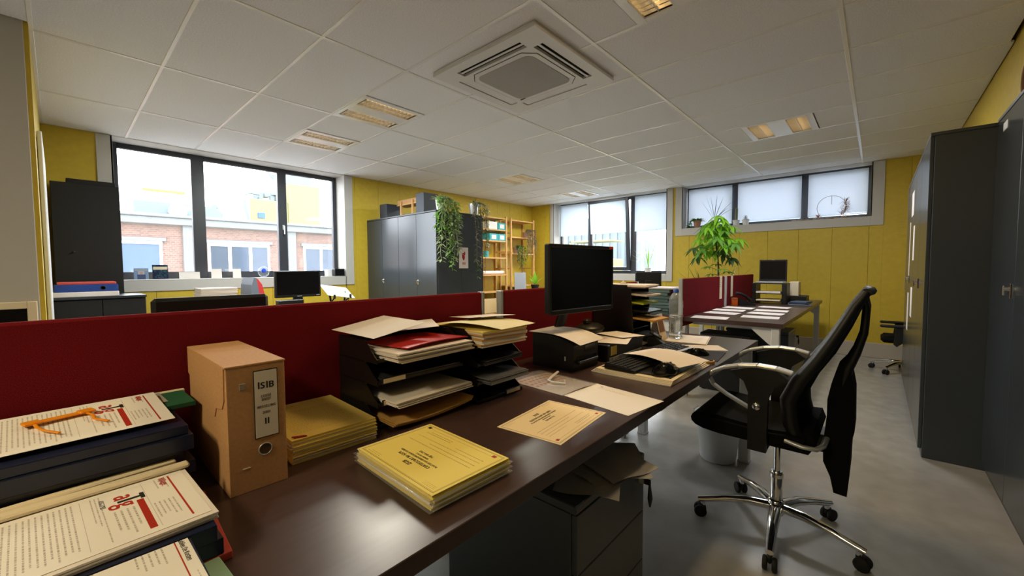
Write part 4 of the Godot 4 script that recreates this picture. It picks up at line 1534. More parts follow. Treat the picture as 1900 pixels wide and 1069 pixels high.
func folder(label: String, at: Vector3, yaw: float, size: Vector3, m: Material, group := "", bar: Material = null, block: Material = null) -> Node3D:
	# a plastic folder: two covers, papers between, and a slide bar along its back (-x)
	var o := thing("document_folder", label, "folder", at, yaw, group)
	var s := mb()
	box(s, Vector3(0, 0.001, 0), Vector3(size.x, 0.002, size.z), 0.0008)
	box(s, Vector3(0, size.y - 0.001, 0), Vector3(size.x, 0.002, size.z), 0.0008)
	box(s, Vector3(size.x / 2 - 0.001, size.y / 2, 0), Vector3(0.002, size.y, size.z), 0.0008)
	part("cover", s, m, o)
	s = mb()
	box(s, Vector3(-0.004, size.y / 2, 0.004), Vector3(size.x - 0.012, size.y - 0.0045, size.z - 0.02))
	part("paper_block", s, block if block else (M["paper"] if bar == null else M["cream card"]), o)
	if bar:
		s = mb()
		box(s, Vector3(-size.x / 2 + 0.006, size.y / 2, 0), Vector3(0.014, size.y + 0.004, size.z + 0.01), 0.002)
		part("slide_bar", s, bar, o)
	return o


func certificate_text(o: Node3D, y: float, number: String, k := 1.0):
	# printed words of a landscape certificate, page 0.297 x 0.21
	lettering(o, "ISIB", 0.010 * k, M["ink"], flat_text(0, y, -0.066), true)
	lettering(o, "CERTIFICAAT Nr " + number, 0.0085 * k, M["ink"], flat_text(0, y, -0.049), true)
	lettering(o, "PLAATSER VAN BRANDWERENDE DEUREN", 0.0055 * k, M["ink"], flat_text(0, y, -0.036))
	lettering(o, "BENOR-ATG Nr 2", 0.0045 * k, M["ink"], flat_text(0, y, -0.026))
	lettering(o, "Thijl VAN ZYLE", 0.006 * k, M["ink"], flat_text(0, y, -0.014))
	var s := mb()
	box(s, Vector3(0.125, y, 0.085), Vector3(0.012, 0.0003, 0.009))
	part("stamp", s, M["red ink"] if number != "5375" else M["ink"], o)
	s = mb()
	box(s, Vector3(-0.125, y, 0.085), Vector3(0.011, 0.0003, 0.009))
	part("stamp", s, M["red ink"], o)


func letter_text(o: Node3D, y: float):
	# the red and black logo of the letters, page 0.21 x 0.297
	lettering(o, "a", 0.026, M["red ink"], flat_text(-0.060, y, -0.063), true)
	lettering(o, "g", 0.026, M["red ink"], flat_text(-0.029, y, -0.063), true)
	lettering(o, "T", 0.034, M["ink"], flat_text(-0.0445, y, -0.070), true)
	lettering(o, "ATG 2793", 0.006, M["ink"], flat_text(-0.055, y, -0.036))
	lettering(o, "Bijlage", 0.008, M["red ink"], flat_text(-0.075, y, -0.118), true)


func letter_tray(label: String, at: Vector3, w: float, d: float, group: String, tag_side := 1.0, with_tag := true) -> Node3D:
	# open towards +x
	var o := thing("letter_tray", label, "letter tray", at, 0, group)
	var s := mb()
	box(s, Vector3(0, 0.0035, 0), Vector3(d, 0.003, w), 0.001)
	box(s, Vector3(-d / 2 + 0.0015, 0.03, 0), Vector3(0.003, 0.056, w), 0.001)
	for sg in [-1.0, 1.0]:
		prism(s, [Vector2(-d / 2, 0), Vector2(d / 2, 0), Vector2(d / 2, 0.012), Vector2(d / 2 - 0.07, 0.0635), Vector2(-d / 2, 0.0635)], 0.003, Transform3D(Basis(), Vector3(0, 0, sg * (w / 2 - 0.0015))))
		box(s, Vector3(-0.03, 0.062, sg * (w / 2 - 0.004)), Vector3(d - 0.07, 0.003, 0.008), 0.001)
	box(s, Vector3(d / 2 - 0.0015, 0.008, 0), Vector3(0.003, 0.012, w), 0.001)
	part("tray", s, M["tray plastic"], o)
	if with_tag:
		s = mb()
		box(s, Vector3(d / 2 + 0.002, 0.012, tag_side * (w / 2 - 0.055)), Vector3(0.003, 0.018, 0.085), 0.001)
		part("label_holder", s, M["tray plastic"], o)
		s = mb()
		box(s, Vector3(d / 2 + 0.004, 0.012, tag_side * (w / 2 - 0.055)), Vector3(0.001, 0.013, 0.074))
		part("label_card", s, M["cream card"], o)
	return o


func build_near_desk_things():
	var s := mb()
	var o: Node3D
	# ---- back pile against the partition: navy folders, a green one, a letter on top
	var y := DESK
	for k in 6:
		var h: float = [0.028, 0.022, 0.026, 0.024, 0.03, 0.018][k]
		folder(["lowest navy plastic folder of the pile against the partition", "second lowest navy folder against the partition", "third navy folder from the bottom against the partition", "third navy folder from the top against the partition", "thick navy folder second from the top against the partition", "topmost navy folder under the letter against the partition"][k], Vector3(-1.185 + [0.01, -0.005, 0.008, 0.0, 0.012, 0.006][k], y, 0.035 + [0.0, 0.012, -0.01, 0.006, -0.008, 0.0][k]), [0.6, -1.0, 0.8, -0.4, 0.5, 1.2][k], Vector3(0.27, h, 0.40), M["navy plastic"], "navy folders against the partition")
		y += h + 0.0005
	o = folder("green card folder lying at the back of the navy pile", Vector3(-1.26, y, -0.005), 1.0, Vector3(0.15, 0.010, 0.40), M["green card"], "", M["cream card"])
	paper("grey sheet lying on the green folder behind the letter", Vector3(-1.27, y + 0.0115, 0.04), 2.0, 0.1, 0.40, mat("grey paper", Color(0.62, 0.60, 0.56), 0.8))
	var lt := paper("letter with red and black logo under the orange fastener, against the partition", Vector3(-1.185, y + 0.016, 0.0), 2.5, 0.21, 0.297, M["print letter"], "printed letters on the foreground piles", null, Vector2(0, -4.0))
	letter_text(lt, 0.0009)
	o = thing("file_fastener", "orange plastic two prong file fastener lying on the logo letter", "fastener", Vector3(-1.212, y + 0.0215, 0.008), 14)
	s = mb()
	box(s, Vector3(0, 0.0035, 0), Vector3(0.018, 0.003, 0.088), 0.001)
	box(s, Vector3(0.0, 0.0045, 0.038), Vector3(0.024, 0.005, 0.024), 0.0015)
	box(s, Vector3(0.0, 0.0045, -0.038), Vector3(0.024, 0.005, 0.024), 0.0015)
	part("bar", s, M["orange plastic"], o)
	for sg in [-1.0, 1.0]:
		s = mb()
		tube(s, [Vector3(0.01, 0.003, sg * 0.036), Vector3(0.035, 0.002, sg * 0.038), Vector3(0.055, -0.001, sg * 0.034), Vector3(0.085, -0.004, sg * 0.034 - 0.012)], 0.003, 6, 0.5)
		part("prong", s, M["orange plastic"], o)
	# ---- middle pile
	y = DESK
	folder("pink cardboard folder at the bottom of the middle pile", Vector3(-0.91, y, 0.01), -3, Vector3(0.26, 0.012, 0.38), M["pink card"])
	y += 0.0125
	for k in 2:
		folder(["lower navy folder of the middle foreground pile", "upper navy folder of the middle foreground pile"][k], Vector3(-0.905, y, 0.03 + 0.005 * k), [1.0, -0.6][k], Vector3(0.27, 0.026, 0.38), M["navy plastic"], "navy folders of the middle pile")
		y += 0.0265
	paper_stack("stack of printed letters on the middle navy folders", Vector3(-0.895, y, -0.005), 2.0, 0.225, 0.30, 6, 0.0022, M["paper"], M["paper"], 0.004, 41)
	y += 0.0135
	lt = paper("logo letter lying on the middle pile, half under a cream slide bar", Vector3(-0.893, y, 0.0), 2.2, 0.21, 0.297, M["print letter"], "printed letters on the foreground piles")
	letter_text(lt, 0.0009)
	s = mb()
	box(s, Vector3(0, 0.005, 0), Vector3(0.022, 0.009, 0.33), 0.003)
	solo("slide_bar", s, M["cream card"], "front cream plastic slide bar lying across the logo letter", "slide bar", Vector3(-1.008, y + 0.0007, 0.005), 1.5, "cream slide bars")
	s = mb()
	box(s, Vector3(0, 0.005, 0), Vector3(0.02, 0.009, 0.33), 0.003)
	solo("slide_bar", s, M["cream card"], "rear cream plastic slide bar beside the navy folders", "slide bar", Vector3(-1.034, y + 0.0007, 0.02), 5.0, "cream slide bars")
	# ---- front pile
	y = DESK
	folder("pale green cardboard folder at the front edge of the desk", Vector3(-0.668, y, 0.01), 3, Vector3(0.19, 0.012, 0.34), M["pale green card"])
	y += 0.0125
	folder("navy folder in the nearest pile on the desk edge", Vector3(-0.672, y, 0.04), 0, Vector3(0.19, 0.05, 0.32), M["navy plastic"])
	y += 0.0505
	var cv := paper("white cover page with a red rule on the nearest pile", Vector3(-0.683, y, 0.031), 1.0, 0.21, 0.297, M["print cover"])
	lettering(cv, "Etablies De Kosten", 0.006, M["ink"], flat_text(-0.055, 0.0009, -0.140))
	# ---- archive box
	o = thing("archive_box", "brown cardboard archive box labelled ISIB standing against the partition", "archive box", Vector3(-0.975, DESK, -0.2735))
	s = mb()
	span(s, Vector3(-0.345, 0, -0.055), Vector3(0, 0.268, 0.055), 0.001)
	part("carton", s, M["cardboard"], o)
	s = mb()
	span(s, Vector3(-0.348, 0.268, -0.0565), Vector3(0.001, 0.272, 0.0575), 0.0008)
	part("lid", s, M["cardboard"], o)
	s = mb()
	prism(s, [Vector2(-0.347, 0.270), Vector2(-0.347, 0.205), Vector2(-0.09, 0.150), Vector2(-0.078, 0.172), Vector2(-0.03, 0.18), Vector2(-0.014, 0.20), Vector2(-0.008, 0.270)], 0.002, Transform3D(Basis(), Vector3(0, 0, 0.0562)))
	part("side_flap", s, M["cardboard"], o)
	s = mb()
	box(s, Vector3(0.0008, 0.182, -0.0165), Vector3(0.0016, 0.147, 0.0465))
	part("label_border", s, M["ink"], o)
	s = mb()
	box(s, Vector3(0.0012, 0.182, -0.0165), Vector3(0.0018, 0.143, 0.0435))
	part("label", s, M["paper"], o)
	var face := func(yy: float, zz: float): return Transform3D(Basis(Vector3.UP, PI / 2), Vector3(0.0023, yy, zz))
	lettering(o, "lSlB", 0.0135, M["ink"], face.call(0.222, -0.0165), true)
	lettering(o, "LOSSE", 0.0052, M["ink"], face.call(0.199, -0.0165))
	lettering(o, "BRIEF", 0.0052, M["ink"], face.call(0.191, -0.0165))
	lettering(o, "WISSELING", 0.0052, M["ink"], face.call(0.176, -0.0165))
	lettering(o, "2001", 0.0052, M["ink"], face.call(0.163, -0.0165))
	lettering(o, "ll", 0.0125, M["ink"], face.call(0.143, -0.0165), true)
	s = mb()
	var rg := []
	for k in 25:
		rg.append(Vector3(0.001, 0.083 + 0.0125 * cos(TAU * k / 24.0), -0.012 + 0.0125 * sin(TAU * k / 24.0)))
	tube(s, rg, 0.0012, 6)
	part("finger_ring", s, M["aluminium"], o)
	s = mb()
	lathe(s, [Vector2(0.0, 0.0006), Vector2(0.0118, 0.0006)], 20, Transform3D(Basis(Vector3.BACK, -PI / 2), Vector3(0, 0.083, -0.012)))
	part("finger_hole", s, mat("inside carton", Color(0.34, 0.26, 0.18), 0.9), o)
	s = mb()
	box(s, Vector3(0.001, 0.226, 0.0265), Vector3(0.002, 0.014, 0.012), 0.0008)
	part("fastener_button", s, mat("grey card", Color(0.58, 0.52, 0.46), 0.7), o)
	s = mb()
	box(s, Vector3(0.0005, 0.052, 0.024), Vector3(0.001, 0.002, 0.014))
	part("slit", s, M["cream card"], o)
	# ---- yellow certificate stacks
	var py := mat("page yellow", Color(0.90, 0.80, 0.42), 0.8)
	py.albedo_texture = M["print page"].albedo_texture
	py.texture_repeat = false
	o = paper_stack("tall stack of yellow documents beside the archive box", Vector3(-1.175, DESK, -0.47), 88, 0.215, 0.30, 20, 0.0029, M["yellow paper"], py, 0.004, 42, "yellow document stacks", M["paper"])
	s = mb()
	tube(s, [Vector3(-0.10, 0.060, 0.125), Vector3(-0.075, 0.060, 0.135), Vector3(-0.07, 0.060, 0.142), Vector3(-0.098, 0.060, 0.133)], 0.0016, 5)
	part("paper_clip", s, M["red ink"], o)
	o = paper_stack("stack of yellow certificates in clear sleeves in the middle of the desk", Vector3(-0.772, DESK, -0.573), 178.5, 0.302, 0.212, 15, 0.0024, M["yellow paper"], M["certificate yellow"], 0.004, 43, "yellow document stacks", M["paper"])
	certificate_text(o, 0.0363, "5375")
	for k in 3:
		s = mb()
		sheet(s, 0.315, 0.228, 0.0004, null, 1, 1, Transform3D(Basis(Vector3.UP, 0.01 * (k - 1)), Vector3(-0.004, 0.0072 + k * 0.0098, -0.004)))
		part("clear_sleeve", s, M["clear film"], o)
	var ce := paper("single peach certificate lying flat near the desk edge", Vector3(-0.733, DESK + 0.0003, -1.009), 95.7, 0.297, 0.215, M["certificate peach"], "", null, Vector2.ZERO, "certificate")
	certificate_text(ce, 0.0009, "2893")
	# ---- letter tray stacks
	var order := ["bottom", "second lowest", "second highest", "top"]
	for k in 4:
		letter_tray("%s black letter tray of the left stack beside the yellow documents" % order[k], Vector3(-1.185, DESK + k * 0.0645, -0.77), 0.33, 0.235, "left stack of letter trays", 1.0, k in [1, 2])
		letter_tray("%s black letter tray of the right stack beside the printer" % order[k], Vector3(-1.16, DESK + k * 0.0645, -1.065), 0.235, 0.30, "right stack of letter trays", -1.0, k in [0, 1])
	var curl := func(u, v): return 0.010 + 0.035 * pow(absf(v - 0.35), 2.0) * 3.0 + 0.006 * u
	o = thing("folder_bundle", "curled manila folders sticking out of the bottom left tray", "folder bundle", Vector3(-1.14, DESK + 0.0055, -0.78))
	for k in 3:
		s = mb()
		sheet(s, 0.24, 0.30, 0.003, func(u, v): return 0.002 + k * 0.005 + 0.05 * pow(absf(v - 0.62), 2.0) * 0.8, 4, 8, Transform3D(Basis(Vector3.UP, 0.02 * k - 0.02), Vector3(0.0 + 0.004 * k, 0, 0)))
		part("manila_folder", s, M["manila"], o)
	paper_stack("white papers sticking out of the second lowest left tray", Vector3(-1.13, DESK + 0.0645 + 0.006, -0.775), 1.5, 0.24, 0.29, 6, 0.0028, M["paper"], M["paper"], 0.006, 44)
	paper_stack("thin dark sheets in the second highest left tray", Vector3(-1.17, DESK + 0.129 + 0.006, -0.77), 0, 0.2, 0.30, 3, 0.004, M["tray plastic"], mat("grey film", Color(0.20, 0.21, 0.23), 0.3), 0.004, 45)
	paper_stack("papers and sleeves under the red folder in the top left tray", Vector3(-1.14, DESK + 0.1935 + 0.006, -0.775), 2, 0.27, 0.29, 7, 0.0042, M["paper"], M["paper"], 0.008, 46)
	s = mb()
	sheet(s, 0.21, 0.26, 0.003, func(u, v): return 0.006 * sin(v * 3.0) + 0.004 * u, 6, 6)
	solo("red_folder", s, M["red card"], "glossy red folder lying on papers in the top left tray", "folder", Vector3(-1.13, DESK + 0.231, -0.79), 6)
	paper("white sheet resting aslant on the left tray stack", Vector3(-1.215, DESK + 0.282, -0.70), 4, 0.235, 0.20, M["paper"], "", null, Vector2(8.0, -1.5))
	paper("white sheet lying behind the red folder on the left trays", Vector3(-1.235, DESK + 0.268, -0.85), -30, 0.21, 0.15, M["paper"], "", null, Vector2(4.0, 0))
	paper_stack("grey sleeves in the second lowest right tray", Vector3(-1.12, DESK + 0.0645 + 0.006, -1.065), 0, 0.3, 0.20, 6, 0.004, mat("smoke film", Color(0.42, 0.43, 0.46), 0.25), M["smoke film"], 0.008, 47)
	paper_stack("dark folders in the second highest right tray", Vector3(-1.14, DESK + 0.129 + 0.006, -1.065), 1, 0.28, 0.20, 4, 0.004, M["tray plastic"], M["tray plastic"], 0.006, 48)
	paper_stack("mixed yellow and white papers piled in the top right tray", Vector3(-1.13, DESK + 0.1935 + 0.006, -1.065), -3, 0.31, 0.215, 10, 0.0056, M["paper"], M["yellow paper"], 0.007, 49, "", M["manila"])
	paper("large pale sheet covering the right tray stack", Vector3(-1.10, DESK + 0.2565, -1.075), 12, 0.297, 0.25, mat("ivory paper", Color(0.90, 0.86, 0.68), 0.8), "", func(u, v): return 0.012 * sin(u * 3.14) + 0.008 * v)
	paper("white sheet under the pale one, at the back of the right trays", Vector3(-1.20, DESK + 0.2665, -1.15), -18, 0.21, 0.2, M["paper"], "", func(u, v): return 0.004 + 0.01 * u, Vector2(0, 2))
	# ---- loose sheets between the trays and the keyboard
	o = thing("tablet_sleeve", "clear sleeve with a printed sheet of orange squares and a white clip", "sleeve", Vector3(-0.99, DESK, -1.335), 86)
	s = mb()
	sheet(s, 0.21, 0.30, 0.0008, func(u, v): return 0.001 + 0.004 * sin(u * PI), 4, 2, Transform3D(Basis(), Vector3.ZERO))
	part("print", s, M["print blister"], o)
	s = mb()
	sheet(s, 0.225, 0.31, 0.0006, func(u, v): return 0.003 + 0.004 * sin(u * PI), 4, 2, Transform3D(Basis(), Vector3.ZERO))
	part("sleeve", s, M["clear film"], o)
	o = thing("paper_strip_clip", "bent white plastic clip lying on the clear sleeve", "clip", Vector3(-0.965, DESK + 0.009, -1.34), 20)
	s = mb()
	tube(s, [Vector3(0.05, 0.003, 0.03), Vector3(0.0, 0.004, 0.035), Vector3(-0.025, 0.006, 0.02), Vector3(-0.02, 0.012, -0.02), Vector3(-0.01, 0.02, -0.075)], 0.0055, 8, 0.5)
	part("clip", s, M["white plastic"], o)
	paper("blank white letter sheet beside the peach certificate", Vector3(-0.706, DESK + 0.0004, -1.315), -8.0, 0.297, 0.215, M["print note"], "", null, Vector2.ZERO)
	# ---- papers on the pedestal
	for k in 4:
		var q = [[-0.66, -1.10, 25.0, 0.0], [-0.64, -1.18, -12.0, 0.004], [-0.645, -1.235, 38.0, 0.008], [-0.65, -1.21, 70.0, 0.012]][k]
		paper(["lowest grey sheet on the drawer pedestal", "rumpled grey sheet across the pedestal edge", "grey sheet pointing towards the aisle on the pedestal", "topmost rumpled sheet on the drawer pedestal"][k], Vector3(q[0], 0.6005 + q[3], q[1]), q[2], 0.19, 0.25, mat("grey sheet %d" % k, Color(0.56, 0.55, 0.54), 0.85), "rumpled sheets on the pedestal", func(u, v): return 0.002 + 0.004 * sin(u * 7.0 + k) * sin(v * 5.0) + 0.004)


func build_workplace_things():
	var s := mb()
	var o: Node3D
	# ---- black printer
	o = thing("printer", "compact black printer with a sheet bent over its top", "printer", Vector3(-1.125, DESK, -1.64))
	s = mb()
	prism(s, [Vector2(-0.115, 0.0), Vector2(0.118, 0.0), Vector2(0.12, 0.045), Vector2(0.12, 0.118), Vector2(0.09, 0.134), Vector2(0.03, 0.150), Vector2(-0.05, 0.157), Vector2(-0.115, 0.155)], 0.215, Transform3D())
	part("body", s, M["black plastic"], o)
	s = mb()
	box(s, Vector3(0.121, 0.055, 0), Vector3(0.004, 0.018, 0.17), 0.0015)
	part("paper_slot", s, M["dark groove"], o)
	s = mb()
	box(s, Vector3(0.128, 0.04, 0), Vector3(0.018, 0.012, 0.17), 0.002)
	part("output_tray", s, M["tray plastic"], o)
	s = mb()
	box(s, Vector3(0.121, 0.095, -0.03), Vector3(0.003, 0.03, 0.09), 0.001)
	part("control_panel", s, M["screen"], o)
	s = mb()
	box(s, Vector3(0.075, 0.055, 0.1085), Vector3(0.007, 0.02, 0.003), 0.001)
	part("side_mark", s, M["white plastic"], o)
	paper("pale sheet bent over the black printer", Vector3(-1.12, DESK + 0.1375, -1.645), 3, 0.285, 0.235, M["paper"], "", func(u, v): return 0.024 - 0.045 * pow(maxf(0.0, u - 0.35), 2.0) * 2.0 + 0.001)
	# ---- black computer box with notes
	o = thing("desktop_computer", "flat black desktop computer with a yellow sticky note under papers", "computer", Vector3(-1.155, DESK, -2.0))
	s = mb()
	box(s, Vector3(0, 0.0425, 0), Vector3(0.35, 0.085, 0.40), 0.004)
	part("case", s, M["black plastic"], o)
	s = mb()
	box(s, Vector3(0.176, 0.012, 0), Vector3(0.003, 0.016, 0.37), 0.001)
	part("front_strip", s, M["aluminium"], o)
	s = mb()
	box(s, Vector3(0.178, 0.012, 0.12), Vector3(0.003, 0.015, 0.05), 0.001)
	part("label", s, M["cream card"], o)
	s = mb()
	box(s, Vector3(0.1762, 0.052, 0.14), Vector3(0.0015, 0.045, 0.06))
	part("sticky_note", s, M["yellow paper"], o)
	paper("creased sheet on the desktop computer, nearer the printer", Vector3(-1.05, DESK + 0.0855, -1.95), 18, 0.21, 0.26, M["paper"], "", func(u, v): return 0.001 + 0.006 * absf(sin(v * 4.0)))
	paper("grey edged sheet on the far end of the desktop computer", Vector3(-1.06, DESK + 0.094, -2.08), -14, 0.2, 0.18, M["paper"], "", func(u, v): return 0.001 + 0.005 * v)
	o = thing("rounded_case", "dark olive rounded case lying on the computer behind the papers", "case", Vector3(-1.24, DESK + 0.085, -2.06))
	s = mb()
	lathe(s, [Vector2(0, 0), Vector2(0.07, 0.0), Vector2(0.098, 0.014), Vector2(0.105, 0.03), Vector2(0.098, 0.044), Vector2(0.07, 0.058), Vector2(0.03, 0.064), Vector2(0, 0.065)], 24, Transform3D(Basis.from_scale(Vector3(0.75, 1, 1)), Vector3.ZERO))
	part("shell", s, M["olive plastic"], o)
	s = mb()
	box(s, Vector3(0.0, 0.075, 0.03), Vector3(0.035, 0.03, 0.05), 0.008)
	part("catch", s, M["olive plastic"], o)
	# ---- monitor
	o = thing("monitor", "black flat monitor with a red sticker on its corner facing the aisle", "monitor", Vector3(-1.093, DESK, -1.739), -6.4)
	s = mb()
	box(s, Vector3(-0.006, 0.418, 0), Vector3(0.036, 0.325, 0.495), 0.006)
	box(s, Vector3(-0.035, 0.41, 0), Vector3(0.03, 0.22, 0.34), 0.012)
	part("housing", s, M["black plastic"], o)
	s = mb()
	for sg in [-1.0, 1.0]:
		box(s, Vector3(0.0125, 0.418, sg * 0.2405), Vector3(0.006, 0.325, 0.014), 0.002)
		box(s, Vector3(0.0125, 0.418 + sg * 0.154 - (0.003 if sg < 0 else 0.0), 0), Vector3(0.006, 0.017 if sg > 0 else 0.023, 0.467), 0.002)
	part("bezel", s, M["black plastic"], o)
	s = mb()
	box(s, Vector3(0.0125, 0.42, 0), Vector3(0.002, 0.292, 0.468))
	part("screen", s, M["screen"], o)
	s = mb()
	box(s, Vector3(0.016, 0.5735, -0.226), Vector3(0.0015, 0.014, 0.034), 0.0005)
	part("sticker", s, mat("sticker red", Color(0.86, 0.22, 0.14), 0.5), o)
	s = mb()
	box(s, Vector3(0.0, 0.252, -0.09), Vector3(0.02, 0.003, 0.06), 0.0008)
	part("paper_tab", s, M["paper"], o)
	s = mb()
	tube(s, [Vector3(-0.175, 0.01, 0), Vector3(-0.17, 0.10, 0), Vector3(-0.12, 0.24, 0), Vector3(-0.05, 0.36, 0)], [0.045, 0.036, 0.034, 0.034], 10, 0.6)
	part("neck", s, M["black plastic"], o)
	s = mb()
	lathe(s, [Vector2(0, 0), Vector2(0.11, 0), Vector2(0.11, 0.006), Vector2(0.06, 0.014), Vector2(0, 0.016)], 22, Transform3D(Basis.from_scale(Vector3(0.38, 1, 1)), Vector3(-0.185, 0, 0)))
	part("foot", s, M["black plastic"], o)
	# ---- sorter tower
	o = thing("paper_sorter", "tall black pigeonhole sorter stuffed with papers beside the monitor", "paper sorter", Vector3(-1.21, DESK, -2.40))
	s = mb()
	for sg in [-1.0, 1.0]:
		s = mb()
		prism(s, [Vector2(-0.13, 0), Vector2(0.14, 0), Vector2(0.14, 0.05), Vector2(0.12, 0.345), Vector2(-0.13, 0.345)], 0.006, Transform3D(Basis(), Vector3(0, 0, sg * 0.125)))
		part("side_panel", s, M["tray plastic"], o)
	s = mb()
	box(s, Vector3(-0.127, 0.172, 0), Vector3(0.006, 0.344, 0.244))
	part("back_panel", s, M["tray plastic"], o)
	for k in 8:
		s = mb()
		box(s, Vector3(0.008 - 0.003 * k, 0.003 + k * 0.0484, 0), Vector3(0.26, 0.004, 0.244), 0.001)
		part("shelf", s, M["tray plastic"], o)
		s = mb()
		prism(s, [Vector2(0.02, 0.0), Vector2(0.02, 0.02), Vector2(-0.1, 0.024), Vector2(-0.1, 0.0)], 0.001, Transform3D(Basis(), Vector3(0.1 - 0.003 * k, 0.006 + k * 0.0484, 0.128)))
		part("side_rib", s, M["tray plastic"], o)
	var fills := [["white papers in the lowest slot of the black sorter", 0.0, M["paper"], 0.05], ["clear sleeves in the second slot of the black sorter", 1.0, M["smoke film"], 0.06], ["tan card sticking out of the middle of the black sorter", 3.0, M["manila"], 0.13], ["dark folder above the tan card in the black sorter", 4.0, M["tray plastic"], 0.09], ["lime folder sticking out of the upper part of the black sorter", 5.0, mat("lime card", Color(0.72, 0.78, 0.16), 0.6), 0.06], ["white papers in the second slot from the top of the sorter", 6.0, M["paper"], 0.08]]
	for f in fills:
		s = mb()
		sheet(s, 0.26, 0.215, 0.010, func(u, v): return 0.0 - (0.012 * u * u), 4, 1)
		solo("slot_papers", s, f[2], f[0], "paper", Vector3(-1.21 + f[3], DESK + 0.0055 + 0.0484 * f[1] + 0.013, -2.40), 0, "papers in the black sorter")
	paper_stack("loose papers lying on top of the black sorter", Vector3(-1.17, DESK + 0.3465, -2.40), 4, 0.31, 0.225, 6, 0.003, M["paper"], M["paper"], 0.012, 51)
	s = mb()
	prism(s, [Vector2(-0.02, 0.0), Vector2(0.03, 0.0), Vector2(0.005, 0.022)], 0.03, Transform3D())
	solo("folded_note", s, M["paper"], "small folded white note on top of the sorter papers", "note", Vector3(-1.19, DESK + 0.365, -2.37), 30)
	# ---- tent calendar, desk phone, bottle
	o = thing("tent_calendar", "white tent shaped desk calendar beside the water bottle", "calendar", Vector3(-1.05, DESK, -2.59), 0)
	for sg in [-1.0, 1.0]:
		s = mb()
		box(s, Vector3(0, 0.085, 0), Vector3(0.002, 0.172, 0.11), 0.0, Transform3D(Basis(Vector3.BACK, sg * 0.24), Vector3(sg * 0.041, 0.0, 0)))
		part("panel", s, M["paper"] if sg < 0 else M["cream card"], o)
	s = mb()
	prism(s, [Vector2(-0.041, 0.002), Vector2(0.041, 0.002), Vector2(0.002, 0.165), Vector2(-0.002, 0.165)], 0.104, Transform3D())
	part("side_card", s, M["paper"], o)
	s = mb()
	box(s, Vector3(0.0015, 0.1, 0), Vector3(0.001, 0.09, 0.08), 0.0, Transform3D(Basis(Vector3.BACK, 0.24), Vector3(0.041, 0.0, 0)))
	part("picture", s, mat("calendar picture", Color(0.55, 0.38, 0.24), 0.6), o)
	o = thing("desk_phone", "small black desk device with a tilted screen before the calendar", "desk device", Vector3(-0.985, DESK, -2.41), 20)
	s = mb()
	prism(s, [Vector2(-0.05, 0), Vector2(0.05, 0), Vector2(0.05, 0.012), Vector2(-0.01, 0.05), Vector2(-0.05, 0.06)], 0.09, Transform3D())
	part("base", s, M["black plastic"], o)
	s = mb()
	box(s, Vector3(0, 0, 0), Vector3(0.075, 0.008, 0.088), 0.002, Transform3D(Basis(Vector3.BACK, -0.45), Vector3(-0.005, 0.060, 0)))
	part("head", s, M["screen"], o)
	s = mb()
	box(s, Vector3(0, 0.0045, 0), Vector3(0.03, 0.001, 0.05), 0.0, Transform3D(Basis(Vector3.BACK, -0.45), Vector3(-0.005, 0.060, 0)))
	part("display", s, mat("grey display", Color(0.55, 0.55, 0.52), 0.4), o)
	o = thing("water_bottle", "clear plastic water bottle with a blue cap on the desk", "bottle", Vector3(-0.965, DESK + 0.009, -2.665))
	s = mb()
	var prof := [Vector2(0.0, 0.004), Vector2(0.035, 0.0), Vector2(0.042, 0.006)]
	for k in 7:
		prof.append(Vector2(0.0435, 0.018 + k * 0.026))
		prof.append(Vector2(0.0405, 0.031 + k * 0.026))
	prof.append_array([Vector2(0.0435, 0.205), Vector2(0.0435, 0.235), Vector2(0.038, 0.262), Vector2(0.024, 0.288), Vector2(0.0145, 0.298), Vector2(0.0145, 0.31)])
	lathe(s, prof, 24)
	part("shell", s, M["bottle plastic"], o)
	s = mb()
	var wp := [Vector2(0.0, 0.006)]
	for q in prof.slice(1, 14): wp.append(Vector2(q.x - 0.002, q.y + 0.001))
	wp.append(Vector2(0.0405, 0.15)); wp.append(Vector2(0, 0.15))
	lathe(s, wp, 24)
	part("water", s, M["water"], o)
	s = mb()
	lathe(s, [Vector2(0.0165, 0.298), Vector2(0.0165, 0.317), Vector2(0.014, 0.319), Vector2(0, 0.319)], 18)
	part("cap", s, M["blue plastic"], o)
	paper_stack("writing pad and papers under the water bottle", Vector3(-0.90, DESK, -2.70), 12, 0.23, 0.30, 3, 0.003, M["paper"], M["print page"], 0.012, 52)
	paper("loose sheet between the phone and the mouse pad", Vector3(-0.77, DESK + 0.0004, -2.48), 34, 0.28, 0.16, M["paper"])
	# ---- keyboards, mice
	o = thing("document_pile", "flat pile of folded documents under the black keyboard", "paper pile", Vector3(-0.765, DESK, -1.82), 0)
	for k in 4:
		s = mb()
		sheet(s, 0.36 - 0.006 * k, 0.46 - 0.008 * k, 0.0045, func(u, v): return 0.003 * pow(2.0 * u - 1.0, 4.0) * 0.5, 6, 2, Transform3D(Basis(Vector3.UP, 0.015 * (k - 1.5)), Vector3(0, k * 0.0047, 0.0)))
		part("folded_sheet", s, M["paper"] if k % 2 == 0 else M["cream card"], o)
	s = mb()
	box(s, Vector3(-0.0, 0.021, -0.015), Vector3(0.315, 0.003, 0.40), 0.001)
	part("dark_board", s, M["tray plastic"], o)
	keyboard("black keyboard half covered by a sheet on the document pile", Vector3(-0.815, DESK + 0.0226, -1.82), -2, M["black plastic"], M["matt black"], 0.42)
	keyboard("slim grey keyboard behind the covered black keyboard", Vector3(-0.86, DESK, -2.25), -6, M["aluminium"], M["black plastic"], 0.34)
	mouse("large glossy black mouse beside the covered keyboard", Vector3(-0.655, DESK + 0.0226, -1.70), 80, 1.25)
	var pad := mb()
